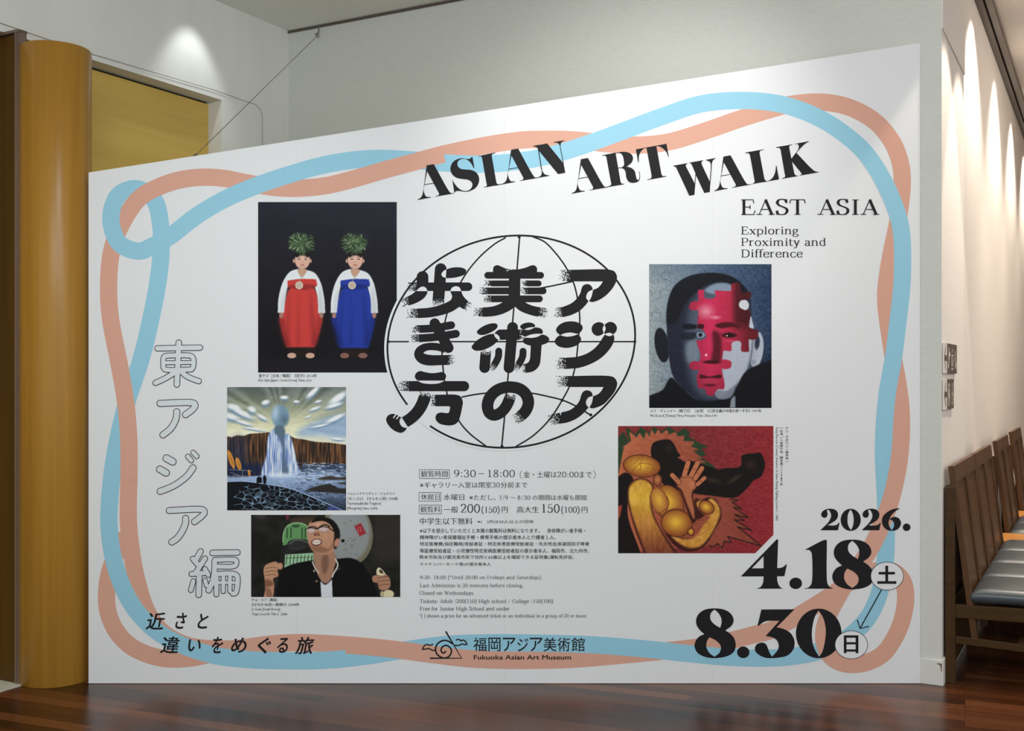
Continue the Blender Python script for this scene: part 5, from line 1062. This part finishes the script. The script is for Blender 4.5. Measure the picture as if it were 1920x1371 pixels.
blk = (26, 21, 20)
p.poly('90,560c 160,520 230,570 200,700 180,900 300,1262c 90,1262c', blk, 6); p.poly('90,830c 125,820 110,920 90,960c', (150, 66, 48), 5)
p.poly('395,300 415,250 480,222 560,218 600,250 640,330 665,365 640,385 670,400 700,420 740,410 880,450 960,475 1000,490 1080,480 1200,470 1225,440 1225,370 1270,350 1330,345 1400,340 1425,390 1440,430 1435,490 1400,560 1340,590 1270,670 1180,745 1080,750 930,730 800,715 640,680 520,640 470,560 430,440 400,380', blk, 5)
p.ell(560, 300, 50, 60, (46, 38, 32), 0, .9, .7); p.ell(960, 590, 110, 34, (60, 50, 40), .25, .9, .7); p.ell(1160, 580, 110, 30, (70, 56, 42), -.6, .9, .8); p.ell(1310, 450, 70, 60, (54, 36, 34), 0, .9, .9)
for y in (380, 430, 480): p.curve('1370,%g 1405,%g 1435,%g' % (y-5, y+6, y), 5, (12, 10, 10))
def lump(cx, cy, rx, ry, rot, hi=(226, 178, 62), lo=(150, 84, 40), edge_c=(66, 28, 24)):
    p.ell(cx, cy, rx+7, ry+7, edge_c, rot, .06); p.ell(cx, cy, rx, ry, lo, rot, .10); p.ell(cx-rx*.06, cy-ry*.08, rx*.94, ry*.94, hi, rot, .85)
lump(310, 460, 168, 98, .12); lump(455, 590, 36, 50, 0, (190, 120, 70), (140, 76, 52))
for t_ in ('215,520 290,440 420,450', '290,500 300,460 280,430', '300,440 310,395 320,370', '420,500 410,480 425,465', '350,480 355,478 360,480', '240,440 300,380 330,375'): p.curve(t_, 6, (136, 70, 40), .8)
p.poly('190,640 250,580 340,575 420,640 400,760 420,900 500,1060 640,1262c 330,1262c 260,1080 200,880 175,740', (70, 30, 26), 4); p.poly('200,650 260,592 335,588 405,650 385,760 410,910 490,1070 610,1262c 350,1262c 280,1080 215,880 190,740', np.clip(p.grad([(560, (206, 150, 62)), (760, (222, 176, 66)), (1000, (184, 122, 56)), (1260, (118, 60, 42))])+(p.noise(26, 60)[..., None]-.5)*40, 0, 255), 16)
p.poly('520,1060 640,1110 800,1120 860,1090 960,900 900,910 820,950 800,760 860,770 920,745 980,760 1035,850 1040,930 980,1050 900,1180 800,1240 700,1240 600,1180', (62, 26, 24), 5)
p.poly('580,1100 700,1130 800,1110 880,1000 940,920 880,900 810,800 850,775 900,800 940,755 1000,800 1030,880 1010,960 930,1110 840,1200 740,1210 640,1160', np.clip(np.broadcast_to(np.array((204, 146, 66.)), p.c.shape)+(p.noise(50, 40)[..., None]-.5)*60, 0, 255), 14)
lump(560, 800, 128, 165, -.35); lump(630, 985, 140, 120, .15); lump(470, 780, 70, 120, -.3, (220, 172, 66), (176, 110, 52), (120, 62, 40)); lump(905, 840, 70, 55, .6); lump(762, 1065, 28, 32, 0)
p.curve('540,740 560,800 530,870 620,850 700,860', 9, (124, 64, 40), .9); p.curve('420,880 470,890 520,860', 7, (124, 64, 40), .8); p.curve('800,1000 850,960 930,980', 6, (130, 72, 42), .8); p.curve('830,1100 900,1060', 6, (130, 72, 42), .8)
hand = (176, 104, 70)
p.poly('640,590 690,535 760,540 810,600 820,660 790,690 780,740 805,860 810,960 780,985 730,880 690,760 660,690 620,640', (60, 26, 22), 5); p.poly('650,595 695,545 755,550 800,605 808,655 775,690 768,740 790,860 790,950 745,860 700,740 675,680 635,640', hand, 8); p.ell(770, 630, 40, 50, (196, 122, 84), 0, .8, .8)
for a, b, w in (((650, 610), (590, 545), 40), ((700, 545), (735, 430), 42), ((765, 545), (822, 432), 42), ((800, 575), (862, 480), 40), ((820, 630), (885, 570), 34)):
    p.line([a, b], w+10, (60, 26, 22)); p.line([a, b], w, (186, 114, 78)); m_ = ((a[0]+b[0])/2, (a[1]+b[1])/2); p.line([(m_[0]-15, m_[1]-4), (m_[0]+15, m_[1]+4)], 5, (110, 56, 40))
p.c += (p.noise(8, 8, 2)[..., None]-.5)*12
def clip5(GX, GY):   # the lower right corner of the print is cut off beside the 4
    lim = 1450-np.clip(GY-1003, 0, 99)*0.985
    return np.minimum(GX, lim), GY
p.build('printed_picture', 1.12, 'red picture of a black and a yellow wrestling figure', clip5)
# ------------------------------------------------------------------ benches along the corridor wall
# local frame: x away from the wall, y along the wall, z up
RZ = math.atan2(E.y, E.x)
UW = 0.85
def make_bench():
    root = empty('two_seat_bench', PBC, RZ)
    for y in (0.0, UW-0.040):
        p = MB(); p.ab(0.008, 0.050, y, y+0.040, 0, 0.862); p.build('rear_post', M['chair_wood_shaded'], root, bevel=0.003)
        p = MB(); p.ab(0.545, 0.585, y, y+0.040, 0, 0.362); p.build('front_leg', M['chair_wood'], root, bevel=0.003)
        p = MB(); p.box((0.050, y+0.003, 0.290), (0.495, 0, 0.014), (0, 0.032, 0), (0, 0, 0.058)); p.build('seat_rail', M['chair_wood_shaded'], root, bevel=0.002)
        p = MB(); p.box((0.050, y+0.006, 0.177), (0.495, 0, -0.012), (0, 0.022, 0), (0, 0, 0.032)); p.build('stretcher', M['chair_wood_shaded'], root, bevel=0.002)
    p = MB(); p.ab(0.020, 0.034, 0.040, UW-0.040, 0.06, 0.335); p.build('shade_board', M['chair_wood_shaded'], root)  # added dark board standing in for the shade under the seat
    p = MB(); p.ab(0.30, 0.33, 0.03, UW-0.03, 0.180, 0.205); p.build('stretcher', M['chair_wood'], root)
    p = MB(); p.ab(0.53, 0.548, 0.0, UW, 0.30, 0.362); p.build('apron', M['chair_wood'], root, bevel=0.002)
    for k in range(2):
        y0 = 0.008+k*0.426; y1 = y0+0.404
        # back: leaning frame, front face from (0.128, z .33) to (0.0435, z .955)
        a = Vector((0.127, 0, 0.315)); b = Vector((0.0455, 0, 0.955)); up = b-a; nr = Vector((up.z, 0, -up.x)).normalized()
        def pt(u, y, t, depth): return a+up*t+nr*(-depth)+Vector((0, y, 0))
        def pl(mb, ya, yb, t0, t1, d0, d1):
            mb.box(pt(0, ya, t0, d1), Vector((0, yb-ya, 0)), nr*(d1-d0), up*(t1-t0))
        fr = MB(); pl(fr, y0, y1, 0.885, 1.0, 0.0, 0.026); pl(fr, y0, y0+0.034, -0.20, 0.885, 0.0, 0.026); pl(fr, y1-0.034, y1, -0.20, 0.885, 0.0, 0.026); pl(fr, y0+0.034, y1-0.034, 0.02, 0.09, 0.0, 0.026)
        bk = fr.build('backrest', M['chair_wood'], root, bevel=0.0015)
        pn = MB(); pl(pn, y0+0.034, y1-0.034, 0.09, 0.885, 0.010, 0.018); pn.build('back_panel', M['chair_wood'], bk)
        # cushion: rounded, slightly domed block
        cs = MB(); nx, ny = 10, 10; x0c, x1c = 0.112, 0.585; top = []; 
        def hgt(u, v):
            eu = min(u, 1-u); ev = min(v, 1-v); r = 0.09
            f = 1-max(0, 1-eu/r)**2.2; g = 1-max(0, 1-ev/r)**2.2
            return 0.026*min(f, 1)*min(g, 1)+0.008*math.sin(math.pi*u)*math.sin(math.pi*v)
        us = [0, .015, .04, .08, .15, .3, .5, .7, .85, .92, .96, .985, 1]; 
        V = []; nU = len(us)
        for u in us:
            for v in us:
                V.append((x0c+(x1c-x0c)*u, y0-0.004+(0.412)*v, 0.374+0.010*u+0.020+hgt(u, v)))
        for u in us:
            for v in us:
                V.append((x0c+(x1c-x0c)*(0.01+0.98*u), y0-0.004+0.412*(0.01+0.98*v), 0.364+0.010*u))
        Fq = []
        for i in range(nU-1):
            for j in range(nU-1):
                q_ = i*nU+j; Fq.append((q_, q_+nU, q_+nU+1, q_+1)); w_ = q_+nU*nU; Fq.append((w_, w_+1, w_+nU+1, w_+nU))
        m2 = nU*nU
        for i in range(nU-1):
            Fq.append((i*nU, m2+i*nU, m2+(i+1)*nU, (i+1)*nU)); Fq.append((i*nU+nU-1, (i+1)*nU+nU-1, m2+(i+1)*nU+nU-1, m2+i*nU+nU-1))
            Fq.append((i, i+1, m2+i+1, m2+i)); Fq.append(((nU-1)*nU+i, m2+(nU-1)*nU+i, m2+(nU-1)*nU+i+1, (nU-1)*nU+i+1))
        cs.add(V, Fq); cs.build('seat_cushion', M['leather'], root, smooth=True)
    return root
def make_table():
    root = empty('side_table', PBC, RZ); L_ = 0.345
    t = MB(); t.ab(0.08, 0.59, 0.0, L_, 0.375, 0.405); t.build('tabletop', M['table_wood'], root, bevel=0.003)
    for x in (0.09, 0.545):
        for y in (0.01, L_-0.045):
            p = MB(); p.ab(x, x+0.035, y, y+0.035, 0, 0.375); p.build('leg', M['chair_wood'], root, bevel=0.002)
    p = MB(); p.ab(0.125, 0.545, 0.015, 0.033, 0.33, 0.375); p.ab(0.125, 0.545, L_-0.033, L_-0.015, 0.33, 0.375); p.build('apron', M['chair_wood'], root)
    return root
def kids(o): return [c for c in bpy.data.objects if c.parent == o]
def copy_tree(o, parent=None):
    c = o.copy(); COL.objects.link(c)
    if parent: c.parent = parent
    for k in kids(o): copy_tree(k, c)
    return c
BEN = ['dark brown two-seat bench with slate cushions nearest the poster', 'second two-seat bench from the poster, pushed against the nearest one', 'third two-seat bench from the poster, just past the first orange side table', 'two-seat bench past the second orange side table, fourth from the poster']
TAB = ['low orange wooden side table between the second and third benches', 'low orange wooden side table between the third and fourth benches']
b0 = make_bench(); t0 = make_table()
for i, y in enumerate((0.050, 0.915, 2.150, 3.385)):
    o = b0 if i == 0 else copy_tree(b0)
    o.location = PBC + D*y; tag(o, BEN[i], 'bench', 'two-seat benches along the corridor wall')
for i, y in enumerate((1.785, 3.020)):
    o = t0 if i == 0 else copy_tree(t0)
    o.location = PBC + D*y; tag(o, TAB[i], 'table', 'side tables between the benches')

# ------------------------------------------------------------------ direction signs on the corridor wall
def plate_poly(cx_, z_, pts, th=0.0006, x=0.0099):
    m = MB(); P = [(x, cx_+u*0.86, z_+v) for u, v in pts]
    T = tessellate_polygon([[Vector((u, v, 0)) for u, v in pts]])
    m.add(P, [tuple(t_) for t_ in T]); return m
def circ(cx_, cz_, r, n=24): return [(cx_+r*math.cos(2*math.pi*k/n), cz_+r*math.sin(2*math.pi*k/n)) for k in range(n)]
def rc(x0, z0_, x1, z1): return [(x0, z0_), (x1, z0_), (x1, z1), (x0, z1)]
ARROW = [(-0.052, 0.0), (0.0, 0.052), (0.018, 0.052), (-0.020, 0.013), (0.052, 0.013), (0.052, -0.013), (-0.020, -0.013), (0.018, -0.052), (0.0, -0.052)]
ESC = [[(-0.05, -0.045), (-0.025, -0.045), (0.030, 0.012), (0.05, 0.012), (0.05, 0.030), (0.022, 0.030), (-0.033, -0.027), (-0.05, -0.027)], circ(-0.008, 0.040, 0.011), rc(-0.018, -0.002, 0.004, 0.028)]
LIFT = [rc(-0.042, -0.05, -0.036, 0.015), rc(0.036, -0.05, 0.042, 0.015), rc(-0.042, -0.05, 0.042, -0.044), rc(-0.042, 0.012, 0.042, 0.018), rc(-0.024, -0.036, -0.010, -0.006), rc(0.010, -0.036, 0.024, -0.006), circ(-0.017, 0.001, 0.006), circ(0.017, 0.001, 0.006), [(-0.024, 0.028), (-0.008, 0.028), (-0.016, 0.046)], [(0.008, 0.046), (0.024, 0.046), (0.016, 0.028)]]
PHONE = [[(-0.035, 0.025), (-0.020, 0.045), (-0.008, 0.030), (-0.016, 0.016), (0.012, -0.022), (0.028, -0.016), (0.040, -0.032), (0.020, -0.048), (0.002, -0.042), (-0.034, 0.008)]]
WC = [circ(-0.025, 0.040, 0.010), rc(-0.038, -0.012, -0.012, 0.027), rc(-0.035, -0.052, -0.027, -0.012), rc(-0.023, -0.052, -0.015, -0.012), circ(0.025, 0.040, 0.010), [(0.018, 0.027), (0.032, 0.027), (0.045, -0.018), (0.005, -0.018)], rc(0.016, -0.052, 0.023, -0.018), rc(0.027, -0.052, 0.034, -0.018), rc(-0.001, -0.052, 0.001, 0.052)]
CHAIR = [circ(-0.006, 0.040, 0.010), [(-0.012, 0.028), (0.0, 0.028), (0.002, 0.004), (0.024, 0.004), (0.034, -0.03), (0.026, -0.032), (0.018, -0.006), (-0.012, -0.006)]]
ring_o = circ(-0.004, -0.020, 0.030, 28); ring_i = circ(-0.004, -0.020, 0.023, 28)
def sign(zc, icons, label):
    root = empty('direction_sign', PBC + D*0.062 + Zv*zc, RZ)
    tag(root, label, 'sign', 'direction signs on the corridor wall')
    for k, ic in enumerate(['arrow']+icons):
        yk = k*0.119; pm = MB(); pm.ab(0.004, 0.0095, yk-0.055, yk+0.055, -0.0675, 0.0675, 0); pm.ab(0.0, 0.004, yk-0.051, yk+0.051, -0.063, 0.063, 1)
        pl = pm.build('sign_plate', [M['white_plate'] if k == 0 else M['brown_plate'], M['brown_plate_edge']], root, bevel=0.0008)
        g = MB()
        for shp in ([ARROW] if k == 0 else ic): 
            t_ = plate_poly(yk, 0.0, shp); g.add(t_.v, t_.f)
        if ic is CHAIR:
            n_ = len(ring_o); P = [(0.0099, yk+u*0.86, v) for u, v in ring_o+ring_i]
            g.add(P, [(i, (i+1) % n_, n_+(i+1) % n_, n_+i) for i in range(n_)])
        g.build('pictogram', M['brown_plate'] if k == 0 else M['white_plate'], pl)
sign(1.4285, [ESC, LIFT, PHONE], 'upper row of four square direction sign plates starting with a white arrow')
sign(1.268, [WC, CHAIR], 'lower row of three square direction sign plates starting with a white arrow')
